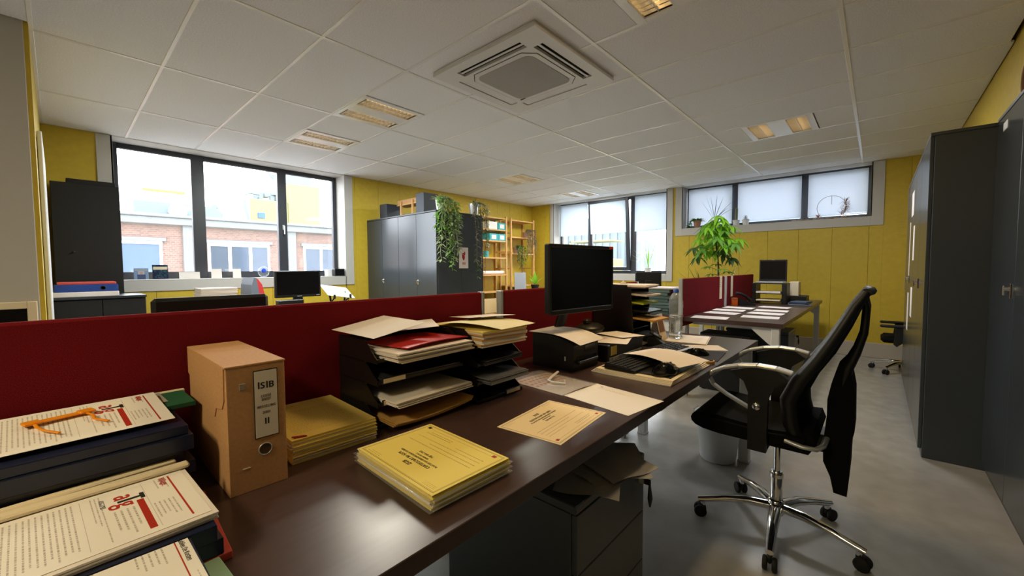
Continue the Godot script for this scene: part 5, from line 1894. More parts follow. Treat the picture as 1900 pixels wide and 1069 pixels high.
	box(pad, Vector3(0, 0.0015, 0), Vector3(0.18, 0.003, 0.26), 0.001)
	solo("mouse_pad", pad, mat("pad", Color(0.12, 0.12, 0.14), 0.85), "dark mouse pad near the desk edge", "mouse pad", Vector3(-0.68, DESK, -2.29), 6)
	mouse("black mouse on the dark mouse pad", Vector3(-0.705, DESK + 0.003, -2.26), 25, 1.0)
	paper("peach sheet sagging over the black keyboard and mouse", Vector3(-0.725, DESK + 0.047, -1.875), -13, 0.297, 0.235, M["paper"], "", func(u, v): return 0.012 * sin(u * 3.6 + 0.2) + 0.002 * v + 0.006)
	s = mb()
	for k in 3:
		var cc := []
		for q in 17:
			var a := -0.6 + 3.6 * q / 16.0
			cc.append(Vector3(0.05 * cos(a), 0.004 + 0.005 * k, (0.03 + 0.004 * k) * sin(a)))
		tube(s, cc, 0.003, 6)
	solo("string_loops", s, M["manila"], "tan string loops beside the sheet near the desk edge", "string", Vector3(-0.625, DESK, -2.10), 0)
	s = mb()
	tube(s, [Vector3(-0.98, DESK + 0.004, -2.20), Vector3(-0.93, DESK + 0.02, -2.24), Vector3(-0.91, DESK + 0.006, -2.30), Vector3(-0.95, DESK + 0.005, -2.36)], 0.003, 6)
	solo("black_cable", s, M["black plastic"], "thin black cable looping between computer and desk device", "cable")


func keyboard(label: String, at: Vector3, turn: float, body: Material, keys: Material, length: float):
	var o := thing("keyboard", label, "keyboard", at, turn, "keyboards")
	var s := mb()
	prism(s, [Vector2(-0.072, 0), Vector2(0.072, 0), Vector2(0.072, 0.010), Vector2(-0.072, 0.022)], length, Transform3D())
	part("body", s, body, o)
	s = mb()
	var cols := int(length / 0.0195)
	for r in 6:
		for c in cols:
			var x := -0.06 + r * 0.0205
			box(s, Vector3(x, 0.0235 - 0.083 * (x + 0.072), -length / 2 + 0.018 + c * 0.0195), Vector3(0.016, 0.006, 0.0155), 0.0015)
	tag(part("keys", s, keys, o), "rows of keys", "", "", "stuff")


func mouse(label: String, at: Vector3, turn: float, k: float):
	var o := thing("computer_mouse", label, "mouse", at, turn, "computer mice")
	var s := mb()
	lathe(s, [Vector2(0, 0), Vector2(0.5, 0.0), Vector2(0.54, 0.12), Vector2(0.5, 0.42), Vector2(0.38, 0.76), Vector2(0.2, 0.95), Vector2(0, 1.0)], 22, Transform3D(Basis.from_scale(Vector3(0.115, 0.036, 0.066) * k), Vector3.ZERO))
	part("shell", s, mat("gloss black", Color(0.04, 0.04, 0.045), 0.18), o)
	s = mb()
	tube(s, [Vector3(0.03 * k, 0.0295 * k, -0.003), Vector3(0.03 * k, 0.0295 * k, 0.003)], 0.005 * k, 10)
	part("wheel", s, M["matt black"], o)


func build_far_desk_things():
	var s := mb()
	var o: Node3D
	var spots := [[-1.15, -4.05, 6.0, "sheet at the near end of the far desk, against the red partition"], [-1.17, -4.52, -4.0, "left sheet of the second row on the far desk"], [-1.19, -4.86, 3.0, "left sheet of the third row on the far desk"], [-1.17, -5.20, -2.0, "left sheet of the last row on the far desk"], [-0.80, -4.35, 5.0, "right sheet nearest the camera on the far desk"], [-0.82, -4.72, -3.0, "right sheet of the second row on the far desk"], [-0.83, -5.06, 2.0, "right sheet of the third row on the far desk"], [-0.87, -5.50, -5.0, "right sheet of the last row, before the laptop stand"]]
	for k in spots.size():
		var q = spots[k]
		paper(q[3], Vector3(q[0], DESK + 0.0004 + 0.0002 * k, q[1]), q[2], 0.30, 0.215, M["print page"] if k < 4 else M["paper"], "sheets laid out on the far desk")
	# laptop on its stand
	o = thing("laptop_stand", "black two level stand under the far laptop, with papers inside", "laptop stand", Vector3(-1.02, DESK, -6.15))
	s = mb()
	for sg in [-1.0, 1.0]:
		s = mb()
		box(s, Vector3(sg * 0.165, 0.13, 0), Vector3(0.05, 0.26, 0.28), 0.006)
		part("side", s, M["black plastic"], o)
	for yy in [0.03, 0.13, 0.255]:
		s = mb()
		box(s, Vector3(0, yy, 0), Vector3(0.34, 0.012, 0.28), 0.003)
		part("shelf", s, M["black plastic"], o)
	paper_stack("white papers inside the far laptop stand", Vector3(-1.02, DESK + 0.1365, -6.07), 0, 0.26, 0.21, 4, 0.005, M["paper"], M["paper"], 0.006, 61)
	paper_stack("yellowish papers in the lower level of the laptop stand", Vector3(-1.02, DESK + 0.0365, -6.07), 0, 0.26, 0.21, 4, 0.005, M["cream card"], M["cream card"], 0.006, 62)
	o = thing("laptop", "open black laptop raised on the far stand", "laptop", Vector3(-1.02, DESK + 0.262, -6.15))
	s = mb()
	box(s, Vector3(0, 0.009, 0.0), Vector3(0.30, 0.018, 0.24), 0.004)
	part("base", s, M["aluminium"], o)
	s = mb()
	box(s, Vector3(0, 0.155, -0.12), Vector3(0.31, 0.285, 0.012), 0.004)
	part("lid", s, M["matt black"], o)
	s = mb()
	box(s, Vector3(0, 0.16, -0.1135), Vector3(0.28, 0.235, 0.002))
	part("screen", s, M["screen"], o)
	s = mb()
	box(s, Vector3(0, 0.2975, -0.114), Vector3(0.035, 0.004, 0.008), 0.001)
	part("latch", s, M["aluminium"], o)
	s = mb()
	box(s, Vector3(0, 0.09, 0), Vector3(0.10, 0.18, 0.22), 0.004)
	solo("file_box", s, M["cream card"], "beige magazine box behind the far laptop", "box", Vector3(-0.80, DESK + 0.0915, -6.47))
	s = mb()
	box(s, Vector3(0, 0.046, 0), Vector3(0.24, 0.09, 0.30), 0.004)
	solo("black_box", s, M["black plastic"], "low black box right of the laptop stand", "box", Vector3(-0.78, DESK, -6.46))
	for k in 3:
		s = mb()
		box(s, Vector3(0, 0.008, 0), Vector3([0.23, 0.20, 0.17][k], 0.015, [0.30, 0.26, 0.22][k]), 0.003)
		solo("notebook", s, [M["pale steel"], M["navy plastic"], mat("slate card", Color(0.22, 0.30, 0.40), 0.5)][k], ["pale notebook at the bottom right of the laptop stand", "navy notebook on the pale one near the desk edge", "slate notebook on top near the desk edge"][k], "notebook", Vector3(-0.70 + 0.01 * k, DESK + 0.0155 * k, -6.06 + 0.01 * k), 8 - 9 * k, "notebooks on the far desk")
	o = thing("telephone", "black desk telephone with a raised handset by the far partition", "telephone", Vector3(-1.20, DESK, -5.62), 30)
	s = mb()
	prism(s, [Vector2(-0.09, 0), Vector2(0.09, 0), Vector2(0.09, 0.02), Vector2(-0.09, 0.09)], 0.17, Transform3D())
	part("body", s, M["black plastic"], o)
	s = mb()
	tube(s, [Vector3(-0.12, 0.15, 0.05), Vector3(-0.06, 0.14, 0.05), Vector3(0.0, 0.11, 0.05), Vector3(0.05, 0.06, 0.05)], [0.02, 0.016, 0.016, 0.022], 8)
	part("handset", s, M["black plastic"], o)
	o = thing("orange_jar", "small orange jar with a lid beside the far partition", "jar", Vector3(-1.28, DESK, -5.47))
	s = mb()
	lathe(s, [Vector2(0, 0), Vector2(0.035, 0), Vector2(0.037, 0.01), Vector2(0.037, 0.075), Vector2(0, 0.075)], 16)
	part("body", s, mat("amber", Color(0.78, 0.36, 0.06), 0.3), o)
	s = mb()
	lathe(s, [Vector2(0.039, 0.075), Vector2(0.039, 0.092), Vector2(0.034, 0.096), Vector2(0, 0.096)], 16)
	part("lid", s, mat("amber dark", Color(0.50, 0.24, 0.05), 0.4), o)
	# strips of paper over the partitions
	for k in 2:
		o = thing("paper_strip", ["long paper strip with pencil marks hanging over the red partition", "blank paper strip hanging over the farthest red partition"][k], "paper strip", Vector3(-1.37, 1.151, [-5.14, -5.62][k]), 0, "paper strips on the partition")
		s = mb()
		box(s, Vector3(0.0, 0.0008, 0), Vector3(0.042, 0.001, 0.10))
		box(s, Vector3(0.0205, -0.13, 0), Vector3(0.001, 0.262, 0.10))
		box(s, Vector3(-0.0205, -0.06, 0), Vector3(0.001, 0.12, 0.10))
		part("strip", s, M["cream card"], o)
		if k == 0:
			s = mb()
			for q in 5:
				box(s, Vector3(0.0212, -0.03 - q * 0.022, 0.01 * (q % 2)), Vector3(0.0004, 0.006, 0.03))
			part("pencil_marks", s, mat("pencil", Color(0.45, 0.40, 0.36), 0.8), o)
	# behind the far partition: stack of green folders, a monitor
	var nm := ["lowest", "second", "third", "fourth", "fifth", "sixth", "seventh", "topmost"]
	for k in 8:
		folder("%s grey green folder of the stack behind the far partition" % nm[k], Vector3(-1.66 + 0.01 * (k % 2), DESK + k * 0.031, -4.20), [1, -2, 2, 0, -1, 2, -2, 1][k], Vector3(0.26, 0.0305, 0.34), [mat("sage %d" % k, Color(0.24, 0.33, 0.31).lerp(Color(0.36, 0.44, 0.42), 0.2 * (k % 4)), 0.6)][0], "green folders behind the partition", null, M["sage %d" % k])
	paper_stack("white papers on top of the green folder stack", Vector3(-1.66, DESK + 0.2485, -4.20), 3, 0.30, 0.35, 4, 0.004, M["paper"], M["paper"], 0.01, 63)
	monitor_back("dark monitor behind the green folder stack near the far window", Vector3(-2.05, DESK, -4.74), -62, 0.30, 0.24, 0.415)
	monitor_back("black monitor half hidden behind the big black monitor", Vector3(-1.80, DESK, -3.05 + 0.45), 0, 0.42, 0.27, 0.42)
	monitor_back("black monitor back with rounded corners over the long red partition", Vector3(-1.88, DESK, -0.395), 0, 0.365, 0.30, 0.37)


func monitor_back(label: String, at: Vector3, turn: float, w: float, h: float, top: float):
	# faces -x
	var o := thing("monitor", label, "monitor", at, turn, "monitors behind the partitions")
	var s := mb()
	box(s, Vector3(0, top - h / 2, 0), Vector3(0.035, h, w), 0.012)
	part("housing", s, M["black plastic"], o)
	s = mb()
	box(s, Vector3(-0.018, top - h / 2, 0), Vector3(0.002, h - 0.04, w - 0.04))
	part("screen", s, M["screen"], o)
	s = mb()
	box(s, Vector3(0.03, (top - h / 2) / 2 + 0.02, 0), Vector3(0.03, top - h / 2, 0.07), 0.006)
	part("neck", s, M["black plastic"], o)
	s = mb()
	box(s, Vector3(0.02, 0.008, 0), Vector3(0.18, 0.016, 0.24), 0.006)
	part("foot", s, M["black plastic"], o)


func build_window_side_things():
	var s := mb()
	var o: Node3D
	# monitor facing the room
	o = thing("monitor", "black widescreen monitor before the clear window", "monitor", Vector3(-5.0, DESK, -1.86))
	s = mb()
	box(s, Vector3(0, 0.30, 0), Vector3(0.04, 0.305, 0.50), 0.006)
	part("housing", s, M["black plastic"], o)
	s = mb()
	box(s, Vector3(0.0205, 0.31, 0), Vector3(0.002, 0.26, 0.46))
	part("screen", s, M["screen"], o)
	s = mb()
	box(s, Vector3(0.021, 0.16, -0.005), Vector3(0.002, 0.008, 0.05), 0.0005)
	box(s, Vector3(0.021, 0.165, -0.215), Vector3(0.002, 0.01, 0.04), 0.0005)
	part("badge", s, M["aluminium"], o)
	s = mb()
	box(s, Vector3(-0.02, 0.085, 0), Vector3(0.05, 0.15, 0.1), 0.01)
	box(s, Vector3(0.02, 0.01, 0), Vector3(0.2, 0.02, 0.30), 0.008)
	part("stand", s, M["black plastic"], o)
	s = mb()
	box(s, Vector3(0, 0.065, 0), Vector3(0.10, 0.13, 0.26), 0.006)
	solo("speaker_bar", s, M["black plastic"], "low black box at the foot of the window side monitor", "box", Vector3(-4.87, DESK, -1.72), 0)
	# document holder
	o = thing("document_holder", "tilted white document board on a dark stand near the clear window", "document holder", Vector3(-5.0, DESK, -2.32))
	s = mb()
	box(s, Vector3(0, 0, 0), Vector3(0.30, 0.008, 0.34), 0.002, Transform3D(Basis(Vector3.RIGHT, -0.16) * Basis(Vector3.BACK, -0.42), Vector3(0, 0.19, 0)))
	part("board", s, M["white plastic"], o)
	s = mb()
	box(s, Vector3(0.0, 0.006, 0), Vector3(0.2, 0.012, 0.2), 0.003)
	for sg in [-1.0, 1.0]:
		tube(s, [Vector3(0, 0.01, sg * 0.08), Vector3(0, 0.185, sg * 0.10)], 0.012, 8)
		box(s, Vector3(0.135, 0.135, sg * 0.10), Vector3(0.03, 0.05, 0.02), 0.004)
		tube(s, [Vector3(0.0, 0.06, sg * 0.08), Vector3(0.135, 0.125, sg * 0.10)], 0.008, 6)
	part("stand", s, M["matt black"], o)
	# paper stack near the corner
	paper_stack("tall pile of white papers on the desk by the clear window", Vector3(-4.95, DESK, -1.06), 3, 0.24, 0.30, 22, 0.0131, M["paper"], M["paper"], 0.009, 64)
	# things on the sill of window 1
	var sill := 1.153
	var cards := [["blue grey portrait card on the sill of the clear window", -0.635, 0.125, 0.125, M["print portrait"]], ["dark photo card standing on the sill of the clear window", -0.80, 0.14, 0.165, M["print photo"]], ["wide white note card on the window sill", -1.07, 0.20, 0.08, M["paper"]], ["left of two narrow white cards on the window sill", -1.34, 0.11, 0.115, M["paper"]], ["right of two narrow white cards on the window sill", -1.56, 0.09, 0.115, M["paper"]]]
	for c in cards:
		o = thing("standing_card", c[0], "card", Vector3(-6.2, sill, c[1]), 0, "cards on the window sill")
		s = mb()
		sheet(s, c[2], c[3], 0.0012, null, 1, 1, Transform3D(Basis(Vector3.UP, PI / 2) * Basis(Vector3.RIGHT, PI / 2 - 0.12), Vector3(0, c[3] / 2 + 0.001, 0)))
		part("front", s, c[4], o)
		s = mb()
		box(s, Vector3(-0.03, c[3] * 0.42, 0), Vector3(0.0012, c[3] * 0.86, c[2] * 0.9), 0.0, Transform3D(Basis(Vector3.BACK, -0.25), Vector3.ZERO))
		part("back_flap", s, M["cream card"], o)
	o = thing("glass_trophy", "round clear glass trophy with a blue ball on the window sill", "trophy", Vector3(-6.2, sill, -1.87))
	s = mb()
	var rg := []
	for k in 33:
		rg.append(Vector3(0, 0.073 + 0.066 * cos(TAU * k / 32.0), 0.066 * sin(TAU * k / 32.0)))
	tube(s, rg, 0.006, 8)
	part("rim", s, M["bottle plastic"], o)
	s = mb()
	lathe(s, [Vector2(0, -0.006), Vector2(0.062, -0.006), Vector2(0.062, 0.006), Vector2(0, 0.006)], 28, Transform3D(Basis(Vector3.BACK, PI / 2), Vector3(0, 0.073, 0)))
	part("disc", s, M["glass pane"], o)
	s = mb()
	lathe(s, [Vector2(0, -0.03), Vector2(0.02, -0.022), Vector2(0.03, 0.0), Vector2(0.02, 0.022), Vector2(0, 0.03)], 16, Transform3D(Basis.from_scale(Vector3(0.3, 1, 1)), Vector3(0.008, 0.09, 0)))
	part("blue_ball", s, mat("bright blue", Color(0.08, 0.30, 0.90), 0.3), o)
	s = mb()
	box(s, Vector3(0, 0.004, 0), Vector3(0.03, 0.008, 0.06), 0.002)
	part("foot", s, M["bottle plastic"], o)
	o = thing("small_speaker", "small black box with a cable at the right end of the window sill", "speaker", Vector3(-6.16, sill, -2.88))
	s = mb()
	box(s, Vector3(0, 0.055, 0), Vector3(0.10, 0.11, 0.15), 0.004)
	part("box", s, M["black plastic"], o)
	s = mb()
	box(s, Vector3(0.051, 0.055, 0), Vector3(0.003, 0.09, 0.13), 0.001)
	part("front_cloth", s, M["black mesh"], o)
	s = mb()
	tube(s, [Vector3(0.04, 0.01, -0.08), Vector3(0.085, -0.01, -0.085), Vector3(0.082, -0.1, -0.08), Vector3(0.084, -0.3, -0.10), Vector3(0.082, -0.5, -0.12)], 0.004, 6)
	part("cable", s, M["black plastic"], o)
	s = mb()
	box(s, Vector3(0, 0.05, 0), Vector3(0.12, 0.10, 0.10), 0.003)
	solo("white_box", s, M["white plastic"], "white box behind the small black box on the window sill", "box", Vector3(-6.29, sill, -2.80))


# ---------------------------------------------------------------- shelves and plants
func pot(o: Node3D, r: float, h: float, m: Material, at := Vector3.ZERO):
	var s := mb()
	lathe(s, [Vector2(0, 0), Vector2(r * 0.72, 0), Vector2(r * 0.95, h * 0.86), Vector2(r, h * 0.86), Vector2(r, h), Vector2(r * 0.9, h), Vector2(r * 0.86, h * 0.88), Vector2(0, h * 0.88)], 18, Transform3D(Basis(), at))
	part("pot", s, m, o)
	s = mb()
	lathe(s, [Vector2(r * 0.88, h * 0.885), Vector2(r * 0.4, h * 0.93), Vector2(0, h * 0.93)], 14, Transform3D(Basis(), at))
	part("soil", s, M["soil"], o)


func vine(o: Node3D, start: Vector3, over: Vector3, length: float, m: Material, seed_: int, leaf_len: float, leaf_w: float, count: int, sway := 0.04):
	# over: outward step before the vine hangs down
	var r := RandomNumberGenerator.new()
	r.seed = seed_
	var pts := [start, start + over * 0.5 + Vector3(0, 0.04, 0), start + over]
	var p: Vector3 = start + over
	var n := 8
	for k in n:
		p += Vector3(r.randf_range(-1, 1) * sway * 0.5 * absf(over.normalized().x) + r.randf_range(0, 0.004), -length / n, r.randf_range(-1, 1) * sway * 0.5)
		pts.append(p)
	var s := mb()
	tube(s, pts, 0.0035, 5)
	for k in count:
		var f := r.randf() * (pts.size() - 1.01)
		var i := int(f)
		var q: Vector3 = pts[i].lerp(pts[i + 1], f - i)
		var a := r.randf() * TAU
		leaf(s, q, Vector3(cos(a) + over.normalized().x * 0.6, r.randf_range(-0.7, 0.5), sin(a) + over.normalized().z * 0.6), Vector3.UP, leaf_len * r.randf_range(0.7, 1.2), leaf_w, 0.3, 3)
	part("vine", s, m, o)


func spiky(label: String, at: Vector3, pr: float, ph: float, pm: Material, blades: Array, m: Material, width: float, group := "") -> Node3D:
	# blades: [azimuth, lean, length]
	var o := thing("potted_plant", label, "potted plant", at, 0, group)
	pot(o, pr, ph, pm)
	for b in blades:
		var s := mb()
		leaf(s, Vector3(0, ph * 0.9, 0), Vector3(cos(b[0]) * b[1], 1.0, sin(b[0]) * b[1]), Vector3(-cos(b[0]), 0.3, -sin(b[0])), b[2], width, 0.16 * b[1], 6)
		part("blade", s, m, o)
	return o


func build_shelves_and_plants():
	var s := mb()
	var o: Node3D
	# ---- pine shelving against the left wall
	var units := [[-5.35, -6.27, [2.272, 2.03, 1.805, 1.465, 1.118, 0.775, 0.35], "pine shelving unit with boxes, next to the grey cabinets"], [-6.385, -7.17, [2.265, 1.91, 1.562, 0.875, 0.35], "pine shelving unit with hanging plants in the corner"]]
	for u in units:
		o = thing("shelving_unit", u[3], "shelving", Vector3(-5.92, 0, (u[0] + u[1]) / 2), 0, "pine shelving units")
		var hz: float = absf(u[1] - u[0]) / 2
		for sx in [-1.0, 1.0]:
			for sz in [-1.0, 1.0]:
				s = mb()
				box(s, Vector3(sx * 0.155, 1.16, sz * (hz - 0.018)), Vector3(0.04, 2.32, 0.036), 0.003)
				part("post", s, M["pine"], o)
		for yy in u[2]:
			s = mb()
			box(s, Vector3(0, yy, 0), Vector3(0.34, 0.025, 2 * hz - 0.075), 0.002)
			part("shelf", s, M["pine"], o)
		for sz in [-1.0, 1.0]:
			for yy in [0.6, 1.25, 1.6, 2.0]:
				s = mb()
				box(s, Vector3(0, yy, sz * (hz - 0.018)), Vector3(0.27, 0.03, 0.02), 0.002)
				part("side_rail", s, M["pine"], o)
	# boxes on the shelves
	var boxes := [["white carton on the upper shelf beside the teal box", Vector3(-5.86, 2.0425, -5.87), Vector3(0.2, 0.15, 0.24), M["white plastic"]], ["teal box on the upper pine shelf", Vector3(-5.86, 2.0425, -6.13), Vector3(0.2, 0.14, 0.22), M["teal box"]], ["left teal box on the second pine shelf", Vector3(-5.86, 1.8175, -5.89), Vector3(0.2, 0.14, 0.24), M["teal box"]], ["right teal box on the second pine shelf", Vector3(-5.86, 1.8175, -6.13), Vector3(0.2, 0.14, 0.22), M["teal box"]]]
	for b in boxes:
		o = thing("storage_box", b[0], "box", b[1], 0, "boxes on the pine shelves")
		s = mb()
		box(s, Vector3(0, b[2].y / 2, 0), b[2], 0.003)
		part("carton", s, b[3], o)
		s = mb()
		box(s, Vector3(b[2].x / 2 + 0.001, b[2].y * 0.5, 0.0), Vector3(0.002, b[2].y * 0.6, b[2].z * 0.55))
		part("label", s, M["paper"], o)
	o = thing("teal_cup", "small teal cup on the middle pine shelf", "cup", Vector3(-5.82, 1.4775, -5.72))
	s = mb()
	lathe(s, [Vector2(0, 0), Vector2(0.05, 0), Vector2(0.06, 0.12), Vector2(0.054, 0.12), Vector2(0.045, 0.01), Vector2(0, 0.01)], 16)
	part("cup", s, M["teal box"], o)
	s = mb()
	tube(s, [Vector3(0, 0.04, -0.28), Vector3(0, 0.04, 0.32)], 0.038, 16)
	solo("paper_roll", s, M["paper"], "rolled white paper lying on the low pine shelf", "paper roll", Vector3(-5.83, 1.1285, -5.95))
	s = mb()
	box(s, Vector3(0, 0.14, 0), Vector3(0.24, 0.28, 0.5), 0.004)
	solo("wooden_crate", s, M["light wood"], "pale wooden box on the bottom of the shelving, seen through the partition gap", "box", Vector3(-5.86, 0.3625, -5.8))
	s = mb()
	box(s, Vector3(0, 0.20, 0), Vector3(0.012, 0.40, 0.24), 0.003, Transform3D(Basis(Vector3.BACK, 0.14), Vector3.ZERO))
	solo("leaning_board", s, mat("board grey", Color(0.62, 0.64, 0.68), 0.5), "pale grey board leaning against the pine shelving", "board", Vector3(-5.52, 0.77, -6.42), -40)
	s = mb()
	box(s, Vector3(0, 0.385, 0), Vector3(0.36, 0.77, 0.9), 0.005)
	solo("low_cabinet", s, M["dark cabinet"], "low dark cabinet in front of the pine shelving", "cabinet", Vector3(-5.53, 0, -6.66))
	# hanging plants on the shelving
	o = thing("hanging_plant", "green trailing plant hanging on the corner shelving", "potted plant", Vector3(-5.80, 1.5745, -6.60))
	pot(o, 0.07, 0.12, M["terracotta"])
	for k in 9:
		vine(o, Vector3(0, 0.11, 0), Vector3(0.16, 0.03, -0.12 + 0.03 * k), 0.25 + 0.06 * (k % 5), M["leaf dark"] if k % 3 else M["leaf mid"], 300 + k, 0.07, 0.035, 14)
	o = thing("dried_plant", "grey brown dried plant hanging on the corner shelving", "dried plant", Vector3(-5.80, 1.9225, -6.92))
	pot(o, 0.07, 0.12, M["terracotta"])
	for k in 12:
		vine(o, Vector3(0, 0.11, 0), Vector3(0.17, 0.05, -0.14 + 0.025 * k), 0.35 + 0.09 * (k % 4), M["dried"], 330 + k, 0.06, 0.022, 22)
	o = spiky("leafy green plant in the corner behind the black monitor", Vector3(-5.5, 0.77, -6.88), 0.09, 0.13, M["matt black"], [[0.3, 0.5, 0.3], [1.2, 0.8, 0.28], [2.2, 0.5, 0.32], [3.2, 0.9, 0.26], [4.2, 0.6, 0.3], [5.2, 0.9, 0.27], [0.9, 0.2, 0.34], [3.8, 0.2, 0.3]], M["leaf bright"], 0.06)
	# ---- on the grey cabinets
	for k in 2:
		s = mb()
		var a = [[Vector3(-5.80, 2.03, -3.58), 0.24], [Vector3(-4.86, 2.03, -3.60), 0.30]][k]
		box(s, Vector3(0, a[1] / 2, 0), Vector3(0.2 if k == 0 else 0.19, a[1], 0.26), 0.004)
		solo("magazine_file", s, mat("slate box %d" % k, Color(0.20, 0.22, 0.27), 0.5), ["small dark magazine file on the grey cabinet by the wall", "taller dark magazine file on the grey cabinet beside the plant"][k], "magazine file", a[0], 0, "dark magazine files")
	o = thing("wooden_rack", "small pine rack carrying a flat wooden box on the grey cabinets", "rack", Vector3(-5.36, 2.03, -3.68))
	for sx in [-1.0, 1.0]:
		for sz in [-1.0, 1.0]:
			s = mb()
			box(s, Vector3(sx * 0.15 + 0.02, 0.13, sz * 0.10), Vector3(0.03, 0.26, 0.03), 0.003)
			part("post", s, M["pine"], o)
	s = mb()
	box(s, Vector3(0, 0.205, 0), Vector3(0.52, 0.014, 0.2), 0.002)
	part("shelf", s, M["pine"], o)
	s = mb()
	box(s, Vector3(0, 0.035, 0), Vector3(0.5, 0.07, 0.18), 0.003)
	solo("flat_wooden_box", s, M["cardboard"], "flat wooden box lying on the little pine rack", "box", Vector3(-5.36, 2.243, -3.68))
	o = thing("hanging_plant", "pale green trailing plant spilling down the dark cabinet side", "potted plant", Vector3(-4.40, 2.03, -3.48))
	pot(o, 0.075, 0.16, M["white plastic"])
	rng.seed = 77
	s = mb()
	for k in 70:
		var a := rng.randf() * TAU
		leaf(s, Vector3(cos(a) * 0.04, 0.15, sin(a) * 0.04), Vector3(cos(a), rng.randf_range(0.2, 1.6), sin(a)), Vector3.UP, rng.randf_range(0.07, 0.15), 0.024, 0.4, 3)
	part("crown", s, M["leaf grey"], o)
	for k in 13:
		vine(o, Vector3(0.02, 0.15, 0), Vector3(0.125 + 0.01 * (k % 3), -0.03, -0.14 + 0.024 * k), [0.3, 0.55, 0.75, 0.4, 0.85, 0.6, 0.92, 0.5, 0.7, 0.35, 0.62, 0.8, 0.45][k], M["leaf mid"] if k % 3 == 0 else M["leaf grey"], 400 + k, 0.085, 0.03, 40)
	o = thing("hanging_plant", "thin dark trailing plant at the far corner of the grey cabinets", "potted plant", Vector3(-4.40, 2.03, -4.08))
	pot(o, 0.075, 0.16, M["aluminium"])
	for k in 9:
		vine(o, Vector3(0.02, 0.15, 0), Vector3(0.125, -0.02, -0.14 + 0.032 * k), [0.4, 0.7, 1.0, 0.6, 0.9, 0.5, 0.8, 1.05, 0.6][k], M["leaf dark"] if k % 2 else M["dried"], 430 + k, 0.07, 0.02, 30)
	s = mb()
	for k in 14:
		var a := rng.randf() * TAU
		leaf(s, Vector3(0, 0.15, 0), Vector3(cos(a), rng.randf_range(0.4, 2.0), sin(a)), Vector3.UP, rng.randf_range(0.08, 0.2), 0.014, 0.3, 3)
	part("crown", s, M["leaf dark"], o)
	# ---- the leafy tree behind the far partition
	o = thing("potted_tree", "tall bright green leafy tree in a pot behind the far partition", "potted plant", Vector3(-1.64, DESK, -6.10))
	pot(o, 0.11, 0.2, M["terracotta"])
	s = mb()
	tube(s, [Vector3(0, 0.15, 0), Vector3(0.005, 0.45, 0), Vector3(-0.02, 0.72, 0.01), Vector3(-0.045, 0.92, 0), Vector3(-0.03, 1.05, 0)], [0.014, 0.012, 0.011, 0.009, 0.006], 8)
	part("trunk", s, M["bark"], o)
	rng.seed = 15
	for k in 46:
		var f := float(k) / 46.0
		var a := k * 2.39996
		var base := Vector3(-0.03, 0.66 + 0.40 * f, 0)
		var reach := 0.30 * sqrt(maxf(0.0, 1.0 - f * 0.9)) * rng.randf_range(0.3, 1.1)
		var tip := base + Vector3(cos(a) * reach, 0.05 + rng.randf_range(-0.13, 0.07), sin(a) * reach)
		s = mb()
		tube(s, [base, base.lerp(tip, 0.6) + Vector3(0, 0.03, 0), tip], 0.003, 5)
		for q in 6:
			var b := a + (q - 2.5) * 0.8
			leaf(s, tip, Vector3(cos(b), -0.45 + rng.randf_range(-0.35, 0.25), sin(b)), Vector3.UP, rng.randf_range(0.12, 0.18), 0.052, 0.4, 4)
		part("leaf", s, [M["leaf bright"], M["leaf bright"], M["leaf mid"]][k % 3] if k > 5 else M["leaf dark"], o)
	for k in 7:
		var a := k * 1.7 + 0.4
		s = mb()
		var base := Vector3(0, 0.25 + 0.035 * k, 0)
		var tip := base + Vector3(cos(a) * 0.12, 0.05, sin(a) * 0.12)
		tube(s, [base, tip], 0.003, 5)
		for q in 5:
			leaf(s, tip, Vector3(cos(a + (q - 2) * 0.7), 0.05, sin(a + (q - 2) * 0.7)), Vector3.UP, 0.12, 0.04, 0.4, 4)
		part("leaf", s, M["leaf mid"], o)
	# spiky plants beside it
	spiky("dark spiky plant with long arching blades left of the leafy tree", Vector3(-1.78, DESK, -5.85), 0.08, 0.14, M["matt black"], [[2.8, 0.9, 0.52], [3.3, 0.5, 0.45], [2.4, 1.1, 0.40], [0.4, 0.5, 0.35], [4.0, 0.8, 0.34], [1.6, 0.5, 0.36], [3.0, 0.25, 0.40]], M["leaf dark"], 0.022)
	o = spiky("pale flowering plant with one long dark blade beside the far laptop", Vector3(-1.58, DESK, -6.42), 0.07, 0.14, M["white plastic"], [[-0.35, 0.75, 0.55], [2.5, 0.4, 0.3], [4.4, 0.5, 0.28], [1.0, 0.4, 0.3]], M["leaf dark"], 0.022)
	for k in 6:
		s = mb()
		var c := Vector3(0.06 + 0.02 * (k % 2), 0.36 + 0.022 * k, 0.03 - 0.012 * k)
		for q in 5:
			var a := TAU * q / 5.0
			leaf(s, c, Vector3(0.4, cos(a), sin(a)), Vector3.RIGHT, 0.035, 0.022, 0.1, 3)
		part("flower", s, M["petal"], o)
	s = mb()
	tube(s, [Vector3(0, 0.13, 0), Vector3(0.03, 0.3, 0.02), Vector3(0.07, 0.48, -0.02)], 0.003, 5)
	part("flower_stem", s, M["leaf mid"], o)
	# ---- sill of window 2
	spiky("spiky plant with thin arching blades in a white pot on the far sill", Vector3(-3.29, 1.133, -7.60), 0.07, 0.12, M["white plastic"], [[2.9, 0.95, 0.50], [3.3, 0.75, 0.55], [2.6, 1.3, 0.42], [3.0, 0.45, 0.50], [0.1, 0.30, 0.62], [-0.2, 0.75, 0.30], [1.2, 0.2, 0.42], [4.4, 0.3, 0.40], [3.6, 0.2, 0.45]], M["leaf mid"], 0.022)
	# ---- sill of window 3
	var y3 := 1.948
	o = thing("potted_plant", "small leafy plant in a terracotta pot at the left of the high sill", "potted plant", Vector3(-2.40, y3, -7.60), 0, "plants on the high sill")
